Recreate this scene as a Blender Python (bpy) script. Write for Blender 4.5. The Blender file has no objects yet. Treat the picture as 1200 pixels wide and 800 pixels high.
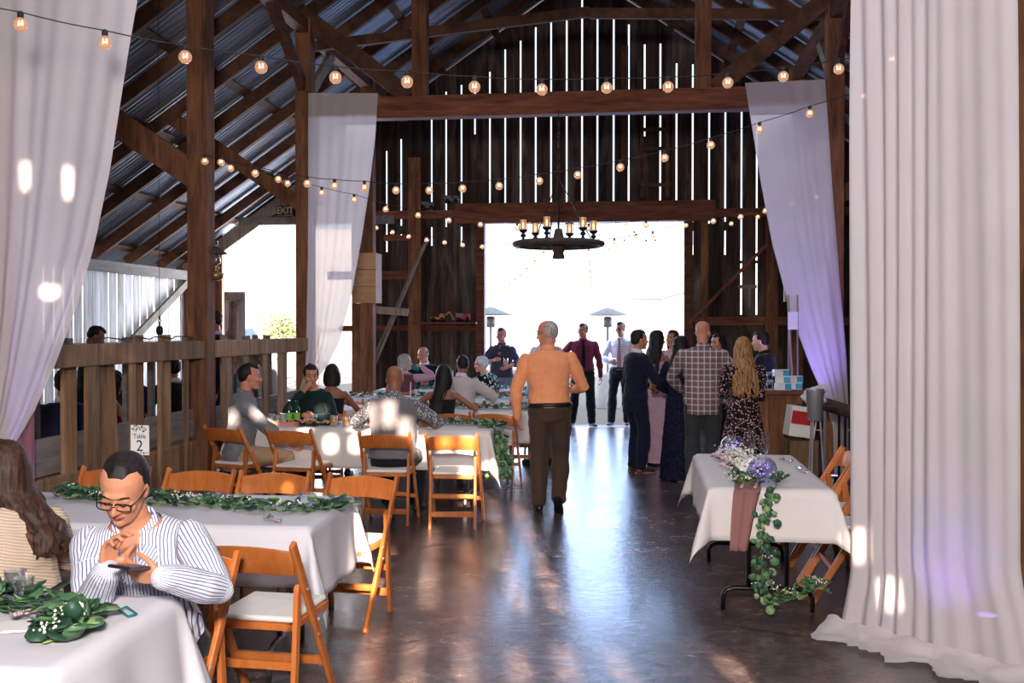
import bpy, bmesh, math, random
from mathutils import Vector, Matrix, Quaternion, noise
PI = math.pi
R = math.radians
V = Vector
scene = bpy.context.scene
COL = scene.collection
random.seed(7)

# ------------------------------------------------------------------ camera
FOC, CAMH, HOR, VPX = 1200.0, 1.68, 384.0, 750.0
YAW = math.atan((VPX - 600) / FOC)
PITCH = -math.atan((400 - HOR) / FOC)
_ct, _st, _cp, _sp = math.cos(YAW), math.sin(YAW), math.cos(PITCH), math.sin(PITCH)

def ray(px, py):
    u = (px - 600) / FOC
    w = (400 - py) / FOC
    return V((_ct * u - _st * _cp + _st * _sp * w, _st * u + _ct * _cp - _ct * _sp * w, _sp + _cp * w))

def at_y(px, py, y):
    r = ray(px, py)
    t = y / r.y
    return V((r.x * t, y, CAMH + r.z * t))

def at_z(px, py, z=0.0):
    r = ray(px, py)
    t = (z - CAMH) / r.z
    return V((r.x * t, r.y * t, z))

def at_x(px, py, x):
    r = ray(px, py)
    t = x / r.x
    return V((x, r.y * t, CAMH + r.z * t))

# ------------------------------------------------------------------ materials
MATS = {}

class N:
    """tiny node-graph helper"""
    def __init__(self, name):
        self.m = bpy.data.materials.new(name)
        self.m.use_nodes = True
        self.t = self.m.node_tree
        self.t.nodes.clear()
        self.out = self.t.nodes.new('ShaderNodeOutputMaterial')
        MATS[name] = self.m

    def n(self, typ, **kw):
        nd = self.t.nodes.new('ShaderNode' + typ)
        for k, v in kw.items():
            if k.startswith('i_'):
                key = k[2:]
                key = int(key) if key.isdigit() else key.replace('_', ' ')
                if isinstance(v, bpy.types.NodeSocket):
                    self.t.links.new(v, nd.inputs[key])
                else:
                    nd.inputs[key].default_value = v
            else:
                setattr(nd, k, v)
        return nd

    def link(self, a, b):
        self.t.links.new(a, b)

    def coord(self, scale=(1, 1, 1), rot=(0, 0, 0), kind='Object', loc=(0, 0, 0)):
        tc = self.n('TexCoord')
        mp = self.n('Mapping')
        mp.inputs['Scale'].default_value = scale
        mp.inputs['Rotation'].default_value = rot
        mp.inputs['Location'].default_value = loc
        self.link(tc.outputs[kind], mp.inputs['Vector'])
        return mp.outputs[0]

    def noise(self, vec, scale=5, detail=4, rough=.55, dist=0):
        nd = self.n('TexNoise')
        nd.inputs['Scale'].default_value = scale
        nd.inputs['Detail'].default_value = detail
        nd.inputs['Roughness'].default_value = rough
        nd.inputs['Distortion'].default_value = dist
        self.link(vec, nd.inputs['Vector'])
        return nd.outputs['Fac']

    def ramp(self, fac, stops):
        nd = self.n('ValToRGB')
        el = nd.color_ramp.elements
        while len(el) > 1:
            el.remove(el[-1])
        el[0].position = stops[0][0]
        el[0].color = rgba(stops[0][1])
        for p, c in stops[1:]:
            e = el.new(p)
            e.color = rgba(c)
        self.link(fac, nd.inputs[0])
        return nd.outputs[0]

    def math(self, op, a, b=None, c=None):
        nd = self.n('Math', operation=op)
        for i, v in enumerate((a, b, c)):
            if v is None:
                continue
            if isinstance(v, bpy.types.NodeSocket):
                self.link(v, nd.inputs[i])
            else:
                nd.inputs[i].default_value = v
        return nd.outputs[0]

    def mix(self, fac, a, b, mode='MIX'):
        nd = self.n('Mix', data_type='RGBA', blend_type=mode)
        for key, v in ((0, fac), (6, a), (7, b)):
            if isinstance(v, bpy.types.NodeSocket):
                self.link(v, nd.inputs[key])
            elif key == 0:
                nd.inputs[0].default_value = v
            else:
                nd.inputs[key].default_value = rgba(v)
        return nd.outputs[2]

    def bump(self, h, strength=.3, dist=.01):
        nd = self.n('Bump')
        nd.inputs['Strength'].default_value = strength
        nd.inputs['Distance'].default_value = dist
        self.link(h, nd.inputs['Height'])
        return nd.outputs[0]

    def bsdf(self, color=(.5, .5, .5), rough=.6, metal=0, spec=.5, normal=None, **kw):
        nd = self.n('BsdfPrincipled')
        for key, v in (('Base Color', color), ('Roughness', rough), ('Metallic', metal), ('Specular IOR Level', spec)):
            if isinstance(v, bpy.types.NodeSocket):
                self.link(v, nd.inputs[key])
            elif key == 'Base Color':
                nd.inputs[key].default_value = rgba(v)
            else:
                nd.inputs[key].default_value = v
        if normal is not None:
            self.link(normal, nd.inputs['Normal'])
        for k, v in kw.items():
            key = k.replace('_', ' ')
            if isinstance(v, bpy.types.NodeSocket):
                self.link(v, nd.inputs[key])
            else:
                nd.inputs[key].default_value = v
        return nd.outputs[0]

    def done(self, sh):
        self.link(sh, self.out.inputs['Surface'])
        return self.m

def rgba(c):
    return (c[0], c[1], c[2], 1.0)

def srgb(r, g, b):
    f = lambda v: (v / 255 / 12.92) if v / 255 <= .04045 else ((v / 255 + .055) / 1.055) ** 2.4
    return (f(r), f(g), f(b))

def plain(name, color, rough=.6, metal=0, spec=.5, var=.12, nscale=12, bump=0.0, **kw):
    """single-colour surface with slight noise variation"""
    g = N(name)
    v = g.coord()
    f = g.noise(v, nscale, 3)
    lo = tuple(max(0, x * (1 - var)) for x in color)
    hi = tuple(min(1, x * (1 + var)) for x in color)
    col = g.ramp(f, [(.3, lo), (.7, hi)])
    nm = g.bump(g.noise(v, nscale * 3, 4), bump, .01) if bump else None
    return g.done(g.bsdf(col, rough, metal, spec, nm, **kw))

def wood(name, dark, light, grain=(1, 1, 1), scale=1.0, rough=.8, spec=.25, bump=.35, kind='Object', stain=None, rnd=True):
    """sawn timber: long grain along local z unless grain says otherwise"""
    g = N(name)
    v = g.coord(scale=tuple(a * scale for a in grain), kind=kind)
    a = g.noise(v, 9, 6, .65, .6)
    b = g.noise(v, 28, 3, .6, .2)
    mixf = g.math('ADD', g.math('MULTIPLY', a, .65), g.math('MULTIPLY', b, .35))
    col = g.ramp(mixf, [(.32, dark), (.5, tuple((x + y) / 2 for x, y in zip(dark, light))), (.68, light)])
    big = g.noise(g.coord(scale=(.9, .9, .5), kind=kind), 1.7, 3)
    col = g.mix(g.math('MULTIPLY', big, .55), col, stain or tuple(x * .45 for x in dark), 'MIX')
    if rnd:
        oi = g.n('ObjectInfo')
        hs = g.n('HueSaturation', i_Color=col)
        g.link(g.math('MULTIPLY_ADD', oi.outputs['Random'], .5, .75), hs.inputs['Value'])
        col = hs.outputs[0]
    nm = g.bump(mixf, bump, .008)
    return g.done(g.bsdf(col, rough, 0, spec, nm))

# ------------------------------------------------------------------ mesh builder
class MB:
    def __init__(self):
        self.v, self.f, self.mi = [], [], []
        self.cur = 0

    def add(self, verts, faces):
        o = len(self.v)
        self.v.extend([tuple(p) for p in verts])
        for f in faces:
            self.f.append(tuple(i + o for i in f))
            self.mi.append(self.cur)
        return self

    def box(self, c, s, rot=None, taper=1.0):
        hx, hy, hz = s[0] / 2, s[1] / 2, s[2] / 2
        vs = []
        for z in (-hz, hz):
            k = taper if z > 0 else 1
            vs += [V((-hx * k, -hy * k, z)), V((hx * k, -hy * k, z)), V((hx * k, hy * k, z)), V((-hx * k, hy * k, z))]
        if rot is not None:
            vs = [rot @ p for p in vs]
        c = V(c)
        return self.add([p + c for p in vs], [(3, 2, 1, 0), (4, 5, 6, 7), (0, 1, 5, 4), (1, 2, 6, 5), (2, 3, 7, 6), (3, 0, 4, 7)])

    def span(self, x0, x1, y0, y1, z0, z1):
        return self.box(((x0 + x1) / 2, (y0 + y1) / 2, (z0 + z1) / 2), (abs(x1 - x0), abs(y1 - y0), abs(z1 - z0)))

    def beam(self, p0, p1, w, h, up=(0, 0, 1)):
        """box from p0 to p1; w across, h along 'up'"""
        p0, p1 = V(p0), V(p1)
        d = (p1 - p0).normalized()
        u = V(up)
        if abs(d.dot(u)) > .98:
            u = V((0, 1, 0))
        s = d.cross(u).normalized()
        u = s.cross(d).normalized()
        vs = []
        for p in (p0, p1):
            vs += [p - s * w / 2 - u * h / 2, p + s * w / 2 - u * h / 2, p + s * w / 2 + u * h / 2, p - s * w / 2 + u * h / 2]
        return self.add(vs, [(3, 2, 1, 0), (4, 5, 6, 7), (0, 1, 5, 4), (1, 2, 6, 5), (2, 3, 7, 6), (3, 0, 4, 7)])

    def rings(self, rings, cap=True, closed=False):
        """rings: list of lists of points (same count) skinned together"""
        n = len(rings[0])
        vs = [p for r in rings for p in r]
        fs = []
        m = len(rings)
        for i in range(m - 1 + (1 if closed else 0)):
            a, b = i * n, ((i + 1) % m) * n
            for j in range(n):
                fs.append((a + j, a + (j + 1) % n, b + (j + 1) % n, b + j))
        if cap and not closed:
            fs.append(tuple(reversed(range(n))))
            fs.append(tuple(range((m - 1) * n, m * n)))
        return self.add(vs, fs)

    def tube(self, pts, r, n=8, cap=True, flat=1.0, up=None, closed=False):
        """round (or flattened) tube along points; r number or list"""
        pts = [V(p) for p in pts]
        m = len(pts)
        if not hasattr(r, '__len__'):
            r = [r] * m
        rs = []
        prev = None
        for i in range(m):
            if closed:
                d = pts[(i + 1) % m] - pts[i - 1]
            else:
                d = pts[min(i + 1, m - 1)] - pts[max(i - 1, 0)]
            d = d.normalized() if d.length > 1e-9 else V((0, 0, 1))
            if prev is None:
                u = V(up) if up is not None else (V((0, 0, 1)) if abs(d.z) < .9 else V((1, 0, 0)))
            else:
                u = prev
            s = d.cross(u)
            if s.length < 1e-6:
                s = d.cross(V((.3, 1, .2)))
            s.normalize()
            u = s.cross(d).normalized()
            prev = u
            ri = r[i]
            ra, rb = (ri if not hasattr(ri, '__len__') else ri[0]), (ri * flat if not hasattr(ri, '__len__') else ri[1])
            rs.append([pts[i] + s * (math.cos(2 * PI * k / n) * ra) + u * (math.sin(2 * PI * k / n) * rb) for k in range(n)])
        return self.rings(rs, cap, closed)

    def limb(self, pts, r, n=10, flat=1.0, up=None):
        """tube with rounded ends"""
        pts = [V(p) for p in pts]
        if not hasattr(r, '__len__'):
            r = [r] * len(pts)
        r = list(r)
        g = lambda x: x[0] if hasattr(x, '__len__') else x
        k = lambda x, s: (x[0] * s, x[1] * s) if hasattr(x, '__len__') else x * s
        d0 = (pts[0] - pts[1]).normalized()
        d1 = (pts[-1] - pts[-2]).normalized()
        r0, r1 = min(r[0]) if hasattr(r[0], '__len__') else r[0], min(r[-1]) if hasattr(r[-1], '__len__') else r[-1]
        P = [pts[0] + d0 * r0 * .95, pts[0] + d0 * r0 * .6] + pts + [pts[-1] + d1 * r1 * .6, pts[-1] + d1 * r1 * .95]
        Q = [k(r[0], .35), k(r[0], .8)] + r + [k(r[-1], .8), k(r[-1], .35)]
        return self.tube(P, Q, n, True, flat, up)

    def cyl(self, p0, p1, r0, r1=None, n=12):
        return self.tube([p0, p1], [r0, r0 if r1 is None else r1], n)

    def ell(self, c, r, rot=None, n=12, m=8):
        c = V(c)
        rings = []
        if not hasattr(r, '__len__'):
            r = (r, r, r)
        for i in range(1, m):
            th = PI * i / m
            ring = []
            for j in range(n):
                ph = 2 * PI * j / n
                p = V((r[0] * math.sin(th) * math.cos(ph), r[1] * math.sin(th) * math.sin(ph), -r[2] * math.cos(th)))
                ring.append(c + (rot @ p if rot is not None else p))
            rings.append(ring)
        vs = [p for q in rings for p in q]
        bot = c + (rot @ V((0, 0, -r[2])) if rot is not None else V((0, 0, -r[2])))
        top = c + (rot @ V((0, 0, r[2])) if rot is not None else V((0, 0, r[2])))
        fs = []
        for i in range(m - 2):
            for j in range(n):
                fs.append((i * n + j, i * n + (j + 1) % n, (i + 1) * n + (j + 1) % n, (i + 1) * n + j))
        L = len(vs)
        vs += [bot, top]
        for j in range(n):
            fs.append((L, (j + 1) % n, j))
            fs.append((L + 1, (m - 2) * n + j, (m - 2) * n + (j + 1) % n))
        return self.add(vs, fs)

    def lathe(self, prof, c=(0, 0, 0), n=20, cap=True, rot=None):
        c = V(c)
        rs = []
        for (r, z) in prof:
            ring = [V((r * math.cos(2 * PI * k / n), r * math.sin(2 * PI * k / n), z)) for k in range(n)]
            if rot is not None:
                ring = [rot @ p for p in ring]
            rs.append([p + c for p in ring])
        return self.rings(rs, cap)

    def prism(self, outline, p0, ax, ay, az, depth):
        """2-D outline (a,b) -> p0 + a*ax + b*ay, extruded by depth along az"""
        p0, ax, ay, az = V(p0), V(ax), V(ay), V(az)
        n = len(outline)
        vs = [p0 + ax * a + ay * b for a, b in outline] + [p0 + ax * a + ay * b + az * depth for a, b in outline]
        fs = [tuple(reversed(range(n))), tuple(range(n, 2 * n))]
        for i in range(n):
            j = (i + 1) % n
            fs.append((i, j, n + j, n + i))
        return self.add(vs, fs)

    def grid(self, fn, nu, nv):
        vs = [fn(i / nu, j / nv) for i in range(nu + 1) for j in range(nv + 1)]
        fs = []
        for i in range(nu):
            for j in range(nv):
                a = i * (nv + 1) + j
                fs.append((a, a + nv + 1, a + nv + 2, a + 1))
        return self.add(vs, fs)

    def mesh(self, name, mats, smooth=False):
        me = bpy.data.meshes.new(name)
        me.from_pydata(self.v, [], self.f)
        if not isinstance(mats, (list, tuple)):
            mats = [mats]
        for m in mats:
            me.materials.append(m if not isinstance(m, str) else MATS[m])
        if len(mats) > 1:
            me.polygons.foreach_set('material_index', self.mi)
        if smooth:
            me.polygons.foreach_set('use_smooth', [True] * len(me.polygons))
        me.validate()
        me.update()
        return me

    def build(self, name, mats, parent=None, smooth=False, bevel=0, fix=True, solid=0, sub=0):
        me = self.mesh(name, mats, smooth)
        if fix:
            bm = bmesh.new()
            bm.from_mesh(me)
            bmesh.ops.recalc_face_normals(bm, faces=bm.faces)
            bm.to_mesh(me)
            bm.free()
        o = bpy.data.objects.new(name, me)
        COL.objects.link(o)
        if parent is not None:
            o.parent = parent
        if solid:
            md = o.modifiers.new('solid', 'SOLIDIFY')
            md.thickness = solid
            md.offset = 0
        if bevel:
            md = o.modifiers.new('bev', 'BEVEL')
            md.width = bevel
            md.segments = 2
            md.limit_method = 'ANGLE'
        if sub:
            md = o.modifiers.new('sub', 'SUBSURF')
            md.levels = md.render_levels = sub
        return o

    def voxel(self, name, mat, parent=None, size=.008, smooth=3, disp=None):
        """fuse the closed pieces of this builder into one continuous surface"""
        me = self.mesh(name, mat, True)
        bm = bmesh.new()
        bm.from_mesh(me)
        bmesh.ops.recalc_face_normals(bm, faces=bm.faces)
        bm.to_mesh(me)
        bm.free()
        o = bpy.data.objects.new(name, me)
        COL.objects.link(o)
        md = o.modifiers.new('r', 'REMESH')
        md.mode = 'VOXEL'
        md.voxel_size = size
        md.use_smooth_shade = True
        if smooth:
            sm = o.modifiers.new('s', 'SMOOTH')
            sm.iterations = smooth
            sm.factor = .5
        dg = bpy.context.evaluated_depsgraph_get()
        ev = o.evaluated_get(dg)
        new = bpy.data.meshes.new_from_object(ev)
        o.modifiers.clear()
        o.data = new
        if disp:
            for vt in new.vertices:
                vt.co = V(disp(vt.co.copy()))
            new.update()
        new.polygons.foreach_set('use_smooth', [True] * len(new.polygons))
        if not new.materials:
            new.materials.append(MATS[mat] if isinstance(mat, str) else mat)
        new.name = name
        bpy.data.meshes.remove(me)
        if parent is not None:
            o.parent = parent
        return o

def tag(o, label=None, cat=None, group=None, kind=None):
    if label:
        o['label'] = label
    if cat:
        o['category'] = cat
    if group:
        o['group'] = group
    if kind:
        o['kind'] = kind
    return o

def thing(name, label, cat, loc=(0, 0, 0), rz=0, group=None):
    o = bpy.data.objects.new(name, None)
    o.empty_display_size = .1
    COL.objects.link(o)
    o.location = loc
    o.rotation_euler = (0, 0, rz)
    return tag(o, label, cat, group)

def struct(name, mb, mats, smooth=False, **kw):
    o = mb.build(name, mats, None, smooth, **kw)
    o['kind'] = 'structure'
    return o

def children(o):
    return [c for c in o.children]

def copy_tree(o, parent=None, loc=None, rz=None, label=None, group=None):
    c = o.copy()
    COL.objects.link(c)
    c.parent = parent
    if loc is not None:
        c.location = loc
    if rz is not None:
        c.rotation_euler = (0, 0, rz)
    if label:
        c['label'] = label
    if group:
        c['group'] = group
    for ch in children(o):
        copy_tree(ch, c)
    return c
# ------------------------------------------------------------------ material library
wood('beam_wood', srgb(74, 48, 34), srgb(176, 118, 84), grain=(1, 1, .12), scale=1.0, rough=.8)
wood('beam_wood_x', srgb(72, 42, 32), srgb(172, 106, 80), grain=(.12, 1, 1), rough=.8)
wood('beam_wood_y', srgb(62, 36, 26), srgb(150, 90, 64), grain=(1, .12, 1), rough=.8)
wood('rafter_wood', srgb(56, 38, 30), srgb(136, 94, 74), grain=(.25, 1, .25), rough=.85)
wood('weathered', srgb(92, 68, 50), srgb(190, 150, 114), grain=(1, 1, .1), rough=.85, stain=srgb(60, 40, 28))
wood('grey_plank', srgb(92, 84, 80), srgb(160, 150, 144), grain=(1, .1, 1), rough=.8, stain=srgb(88, 80, 76))
wood('shelf_wood', srgb(70, 40, 28), srgb(140, 82, 60), grain=(.15, 1, 1), rough=.7)
wood('pale_brace', srgb(104, 92, 80), srgb(170, 156, 140), grain=(1, 1, .1), rough=.8, stain=srgb(90, 78, 66))
wood('pine_board', srgb(168, 122, 84), srgb(212, 172, 132), grain=(.15, 1, 1), rough=.6, stain=srgb(180, 130, 92))
wood('chair_wood', srgb(168, 88, 38), srgb(214, 130, 64), grain=(1, 1, .15), scale=1.3, rough=.32, spec=.5, bump=.05, stain=srgb(168, 90, 42))
wood('log_wood', srgb(60, 44, 36), srgb(128, 96, 76), grain=(.15, 1, 1), rough=.85)

def board_mat(name, dark, light, pitch, axis, spread, streak=.5, pale=None):
    g = N(name)
    tc = g.n('TexCoord')
    sp = g.n('SeparateXYZ')
    g.link(tc.outputs['Object'], sp.inputs[0])
    cell = g.math('FLOOR', g.math('DIVIDE', sp.outputs[axis], pitch))
    wn = g.n('TexWhiteNoise', noise_dimensions='1D')
    g.link(cell, wn.inputs['W'])
    v = g.coord(scale=(1, 1, .07) )
    a = g.noise(v, 16, 6, .65, .4)
    big = g.noise(g.coord(scale=(2.2, 2.2, .35)), 1.6, 4, .6, .5)
    col = g.ramp(a, [(.3, dark), (.7, light)])
    if pale is not None:
        col = g.mix(g.ramp(big, [(.5, (0, 0, 0)), (.72, (1, 1, 1))]), col, pale)
    hs = g.n('HueSaturation', i_Color=col)
    g.link(g.math('MULTIPLY_ADD', wn.outputs['Value'], spread, 1 - spread / 2), hs.inputs['Value'])
    return g.done(g.bsdf(hs.outputs[0], .85, 0, .2, g.bump(a, .5, .01)))

board_mat('gable_boards', srgb(36, 28, 26), srgb(84, 66, 58), .262, 0, .8, pale=srgb(120, 108, 100))
board_mat('whitewash_boards', srgb(164, 160, 160), srgb(232, 230, 232), .2, 1, .35, pale=srgb(150, 140, 132))
board_mat('door_boards', srgb(130, 124, 122), srgb(190, 186, 186), .16, 0, .3)

def _floor():
    g = N('stained_concrete')
    v = g.coord()
    a = g.noise(v, .9, 6, .65, 1.2)
    b = g.noise(v, 5, 6, .7, 1.5)
    c = g.noise(g.coord(scale=(1, 2.2, 1)), 14, 5, .7, 2.0)
    mixf = g.math('ADD', g.math('MULTIPLY', a, .45), g.math('ADD', g.math('MULTIPLY', b, .35), g.math('MULTIPLY', c, .2)))
    col = g.ramp(mixf, [(.3, srgb(46, 38, 40)), (.5, srgb(80, 68, 68)), (.72, srgb(150, 126, 112))])
    # cracks
    vo = g.n('TexVoronoi', feature='DISTANCE_TO_EDGE')
    vo.inputs['Scale'].default_value = .55
    wv = g.n('TexNoise'); wv.inputs['Scale'].default_value = 3.0; wv.inputs['Detail'].default_value = 6
    g.link(v, wv.inputs['Vector'])
    mx = g.n('Mix', data_type='RGBA'); mx.inputs[0].default_value = .12
    g.link(v, mx.inputs[6]); g.link(wv.outputs['Color'], mx.inputs[7])
    g.link(mx.outputs[2], vo.inputs['Vector'])
    gate = g.math('GREATER_THAN', g.noise(v, .5, 2), .5)
    crack = g.math('MULTIPLY', g.math('LESS_THAN', vo.outputs['Distance'], .0035), gate)
    col = g.mix(g.math('MULTIPLY', crack, .8), col, (.01, .008, .008))
    rough = g.math('MULTIPLY_ADD', mixf, .5, -.02)
    nm = g.bump(g.math('ADD', g.math('MULTIPLY', b, .7), g.math('MULTIPLY', c, .5)), .22, .02)
    g.done(g.bsdf(col, rough, 0, .5, nm, Coat_Weight=.12, Coat_Roughness=.12))
_floor()

def _metal():
    g = N('corrugated_steel')
    tc = g.n('TexCoord'); sp = g.n('SeparateXYZ')
    g.link(tc.outputs['Object'], sp.inputs[0])
    v = g.coord(scale=(.35, 3, .35))
    a = g.noise(v, 3, 5, .65, .3)
    b = g.noise(g.coord(scale=(.5, 9, .5)), 6, 4, .7)
    f = g.math('ADD', g.math('MULTIPLY', a, .6), g.math('MULTIPLY', b, .4))
    col = g.ramp(f, [(.3, srgb(84, 86, 96)), (.55, srgb(132, 136, 148)), (.72, srgb(176, 178, 186))])
    rust = g.ramp(g.noise(g.coord(scale=(.5, 1.5, .5)), 1.3, 5, .7), [(.56, (0, 0, 0)), (.72, (1, 1, 1))])
    col = g.mix(rust, col, srgb(122, 84, 64))
    g.done(g.bsdf(col, .5, .35, .4))
_metal()

def _cloth(name, color, trans=.35, transp=0.0, weave=True, bump=.12):
    g = N(name)
    v = g.coord()
    a = g.noise(v, 3, 3)
    col = g.ramp(a, [(.3, tuple(x * .94 for x in color)), (.7, color)])
    nm = g.bump(g.noise(g.coord(scale=(1, 1, .15)), 60, 3), bump, .002)
    d = g.bsdf(col, .85, 0, .15, nm)
    t = g.n('BsdfTranslucent')
    g.link(col, t.inputs['Color'])
    m = g.n('MixShader'); m.inputs[0].default_value = trans
    g.link(d, m.inputs[1]); g.link(t.outputs[0], m.inputs[2])
    s = m.outputs[0]
    if transp:
        tr = g.n('BsdfTransparent')
        m2 = g.n('MixShader'); m2.inputs[0].default_value = transp
        g.link(s, m2.inputs[1]); g.link(tr.outputs[0], m2.inputs[2])
        s = m2.outputs[0]
    return g.done(s)
_cloth('voile', srgb(226, 216, 220), .3, .13, bump=.5)
_cloth('linen', srgb(226, 222, 230), .12)
_cloth('linen_cream', srgb(232, 224, 222), .12)
_cloth('runner_cloth', srgb(176, 128, 124), .3, .1, bump=.5)
_cloth('paper', srgb(235, 233, 230), .1)

plain('dark_iron', srgb(38, 34, 32), .5, .7, .5)
plain('black_metal', srgb(30, 26, 26), .35, .6)
plain('steel', srgb(196, 196, 204), .38, .7, .5, .05)
plain('galvanised', srgb(150, 152, 156), .4, .8, .5)
plain('wheel_wood', srgb(74, 62, 54), .75, 0, .3, .25)
plain('brass', srgb(150, 120, 78), .4, .8)
plain('cable_black', srgb(24, 22, 24), .6)
plain('cushion', srgb(232, 226, 222), .6, 0, .3, .05)
plain('black_plastic', srgb(22, 22, 26), .3)
plain('white_plastic', srgb(228, 228, 230), .4)
plain('red_print', srgb(176, 30, 36), .5)
plain('blue_print', srgb(60, 150, 200), .5)
plain('green_print', srgb(40, 150, 70), .5)
plain('exit_box', srgb(58, 44, 38), .6)
plain('exit_red', srgb(120, 24, 28), .6)
plain('exit_cream', srgb(214, 196, 160), .6)
plain('ink', srgb(30, 38, 60), .6)
plain('leaf_dark', srgb(44, 76, 58), .45, 0, .4, .35, 25)
plain('leaf_mid', srgb(78, 116, 78), .5, 0, .4, .3, 25)
plain('leaf_pale', srgb(128, 156, 104), .5, 0, .4, .25, 25)
plain('stem_green', srgb(112, 150, 62), .55)
plain('blossom', srgb(240, 236, 226), .7, 0, .2, .05)
plain('blossom_pink', srgb(206, 170, 176), .7, 0, .2, .1)
plain('bush_leaf', srgb(120, 132, 84), .7, 0, .2, .35)
plain('amber_glass_solid', srgb(60, 36, 18), .1, 0, .6)
plain('bottle_green', srgb(20, 62, 30), .08, 0, .7)
plain('bottle_label', srgb(120, 190, 70), .5)
plain('juice', srgb(250, 170, 40), .3, 0, .4)
plain('teal_ribbon', srgb(20, 120, 126), .25, 0, .6)
plain('food', srgb(196, 150, 108), .7, 0, .3, .5, 40)
plain('salad', srgb(150, 178, 90), .6, 0, .3, .4, 40)
plain('toy_yellow', srgb(190, 120, 50), .5)
plain('toy_grey', srgb(110, 110, 108), .5, .5)
plain('ground_gravel', srgb(160, 150, 144), .95, 0, .1, .15, 30, .2)
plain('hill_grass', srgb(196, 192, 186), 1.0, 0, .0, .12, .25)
plain('canopy_grey', srgb(170, 178, 200), .7, 0, .2, .06)
plain('wall_plain', srgb(70, 48, 38), .9, 0, .1, .2)
plain('pale_towel', srgb(196, 202, 214), .8)
plain('denim_dark', srgb(36, 42, 66), .8)

def _glass(name, tint=(1, 1, 1), transp=.82, rough=.03):
    g = N(name)
    gl = g.n('BsdfGlossy'); gl.inputs['Roughness'].default_value = rough
    gl.inputs['Color'].default_value = rgba((.9, .9, .95))
    tr = g.n('BsdfTransparent'); tr.inputs['Color'].default_value = rgba(tint)
    fr = g.n('LayerWeight'); fr.inputs['Blend'].default_value = .35
    fac = g.math('MULTIPLY_ADD', fr.outputs['Facing'], .6, (1 - transp) * .3)
    m = g.n('MixShader')
    g.link(fac, m.inputs[0]); g.link(tr.outputs[0], m.inputs[1]); g.link(gl.outputs[0], m.inputs[2])
    g.done(m.outputs[0])
_glass('clear_glass', (1, 1, 1), .55)
_glass('bulb_glass', srgb(255, 214, 180), .7)
_glass('blue_glass', srgb(236, 234, 255), .75)
_glass('smoke_glass', srgb(150, 150, 160), .6)

def _emit(name, color, strength):
    g = N(name)
    e = g.n('Emission'); e.inputs[0].default_value = rgba(color); e.inputs[1].default_value = strength
    g.done(e.outputs[0])
_emit('filament', srgb(255, 214, 150), 22)
_emit('lantern_glow', srgb(255, 190, 120), 6)
_emit('fairy_light', srgb(170, 140, 255), 3)
def _bulb():
    g = N('bulb_lit')
    e = g.n('Emission'); e.inputs[0].default_value = rgba(srgb(255, 190, 150)); e.inputs[1].default_value = .95
    gl = g.n('BsdfGlossy'); gl.inputs['Roughness'].default_value = .05
    tr = g.n('BsdfTransparent'); tr.inputs['Color'].default_value = rgba(srgb(255, 226, 200))
    m = g.n('MixShader'); m.inputs[0].default_value = .5
    g.link(tr.outputs[0], m.inputs[1]); g.link(e.outputs[0], m.inputs[2])
    fr = g.n('LayerWeight'); fr.inputs['Blend'].default_value = .3
    m2 = g.n('MixShader')
    g.link(g.math('MULTIPLY', fr.outputs['Facing'], .5), m2.inputs[0])
    g.link(m.outputs[0], m2.inputs[1]); g.link(gl.outputs[0], m2.inputs[2])
    g.done(m2.outputs[0])
_bulb()

# skin and garments
def skin(name, c):
    g = N(name)
    v = g.coord()
    a = g.noise(v, 14, 3)
    col = g.ramp(a, [(.3, tuple(x * .9 for x in c)), (.7, tuple(min(1, x * 1.06) for x in c))])
    nm = g.bump(g.noise(v, 120, 3), .08, .002)
    g.done(g.bsdf(col, .48, 0, .4, nm, Subsurface_Weight=.12, Subsurface_Radius=(.02, .008, .004), Subsurface_Scale=.5))
skin('skin_tan', srgb(196, 134, 104))
skin('skin_fair', srgb(224, 170, 146))
skin('skin_olive', srgb(190, 134, 106))
skin('skin_brown', srgb(150, 98, 74))
skin('skin_red', srgb(206, 138, 116))
plain('lip', srgb(158, 84, 76), .45)
plain('eye_white', srgb(225, 215, 208), .25)
plain('eye_dark', srgb(28, 18, 14), .2)

def hair(name, dark, light):
    g = N(name)
    v = g.coord(scale=(1, 1, .12))
    a = g.noise(v, 90, 4, .6, .3)
    col = g.ramp(a, [(.35, dark), (.7, light)])
    g.done(g.bsdf(col, .55, 0, .28, g.bump(a, .6, .006)))
hair('hair_black', srgb(12, 9, 10), srgb(44, 34, 34))
hair('hair_brown', srgb(26, 16, 13), srgb(84, 54, 40))
hair('hair_blonde', srgb(96, 60, 36), srgb(206, 156, 104))
hair('hair_grey', srgb(120, 112, 108), srgb(205, 200, 198))
hair('hair_white', srgb(176, 184, 196), srgb(235, 240, 246))
hair('hair_stubble', srgb(120, 92, 78), srgb(160, 140, 126))

def fabric(name, c, var=.12, rough=.85, bump=.3, nscale=9):
    g = N(name)
    v = g.coord()
    a = g.noise(v, nscale, 4, .6, .8)
    col = g.ramp(a, [(.3, tuple(x * (1 - var) for x in c)), (.7, tuple(min(1, x * (1 + var)) for x in c))])
    nm = g.bump(g.math('ADD', a, g.math('MULTIPLY', g.noise(v, 200, 2), .08)), bump, .02)
    g.done(g.bsdf(col, rough, 0, .2, nm, Sheen_Weight=.1))
fabric('shirt_orange', srgb(240, 158, 112), .06)
fabric('shirt_maroon', srgb(112, 42, 66))
fabric('shirt_white', srgb(228, 220, 232), .05)
fabric('shirt_grey', srgb(118, 118, 124), .25)
fabric('vest_grey', srgb(112, 108, 112), .1)
fabric('vest_dark', srgb(66, 62, 76), .12)
fabric('shirt_blue', srgb(64, 74, 112), .1)
fabric('suit_navy', srgb(22, 26, 50), .1)
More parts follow.
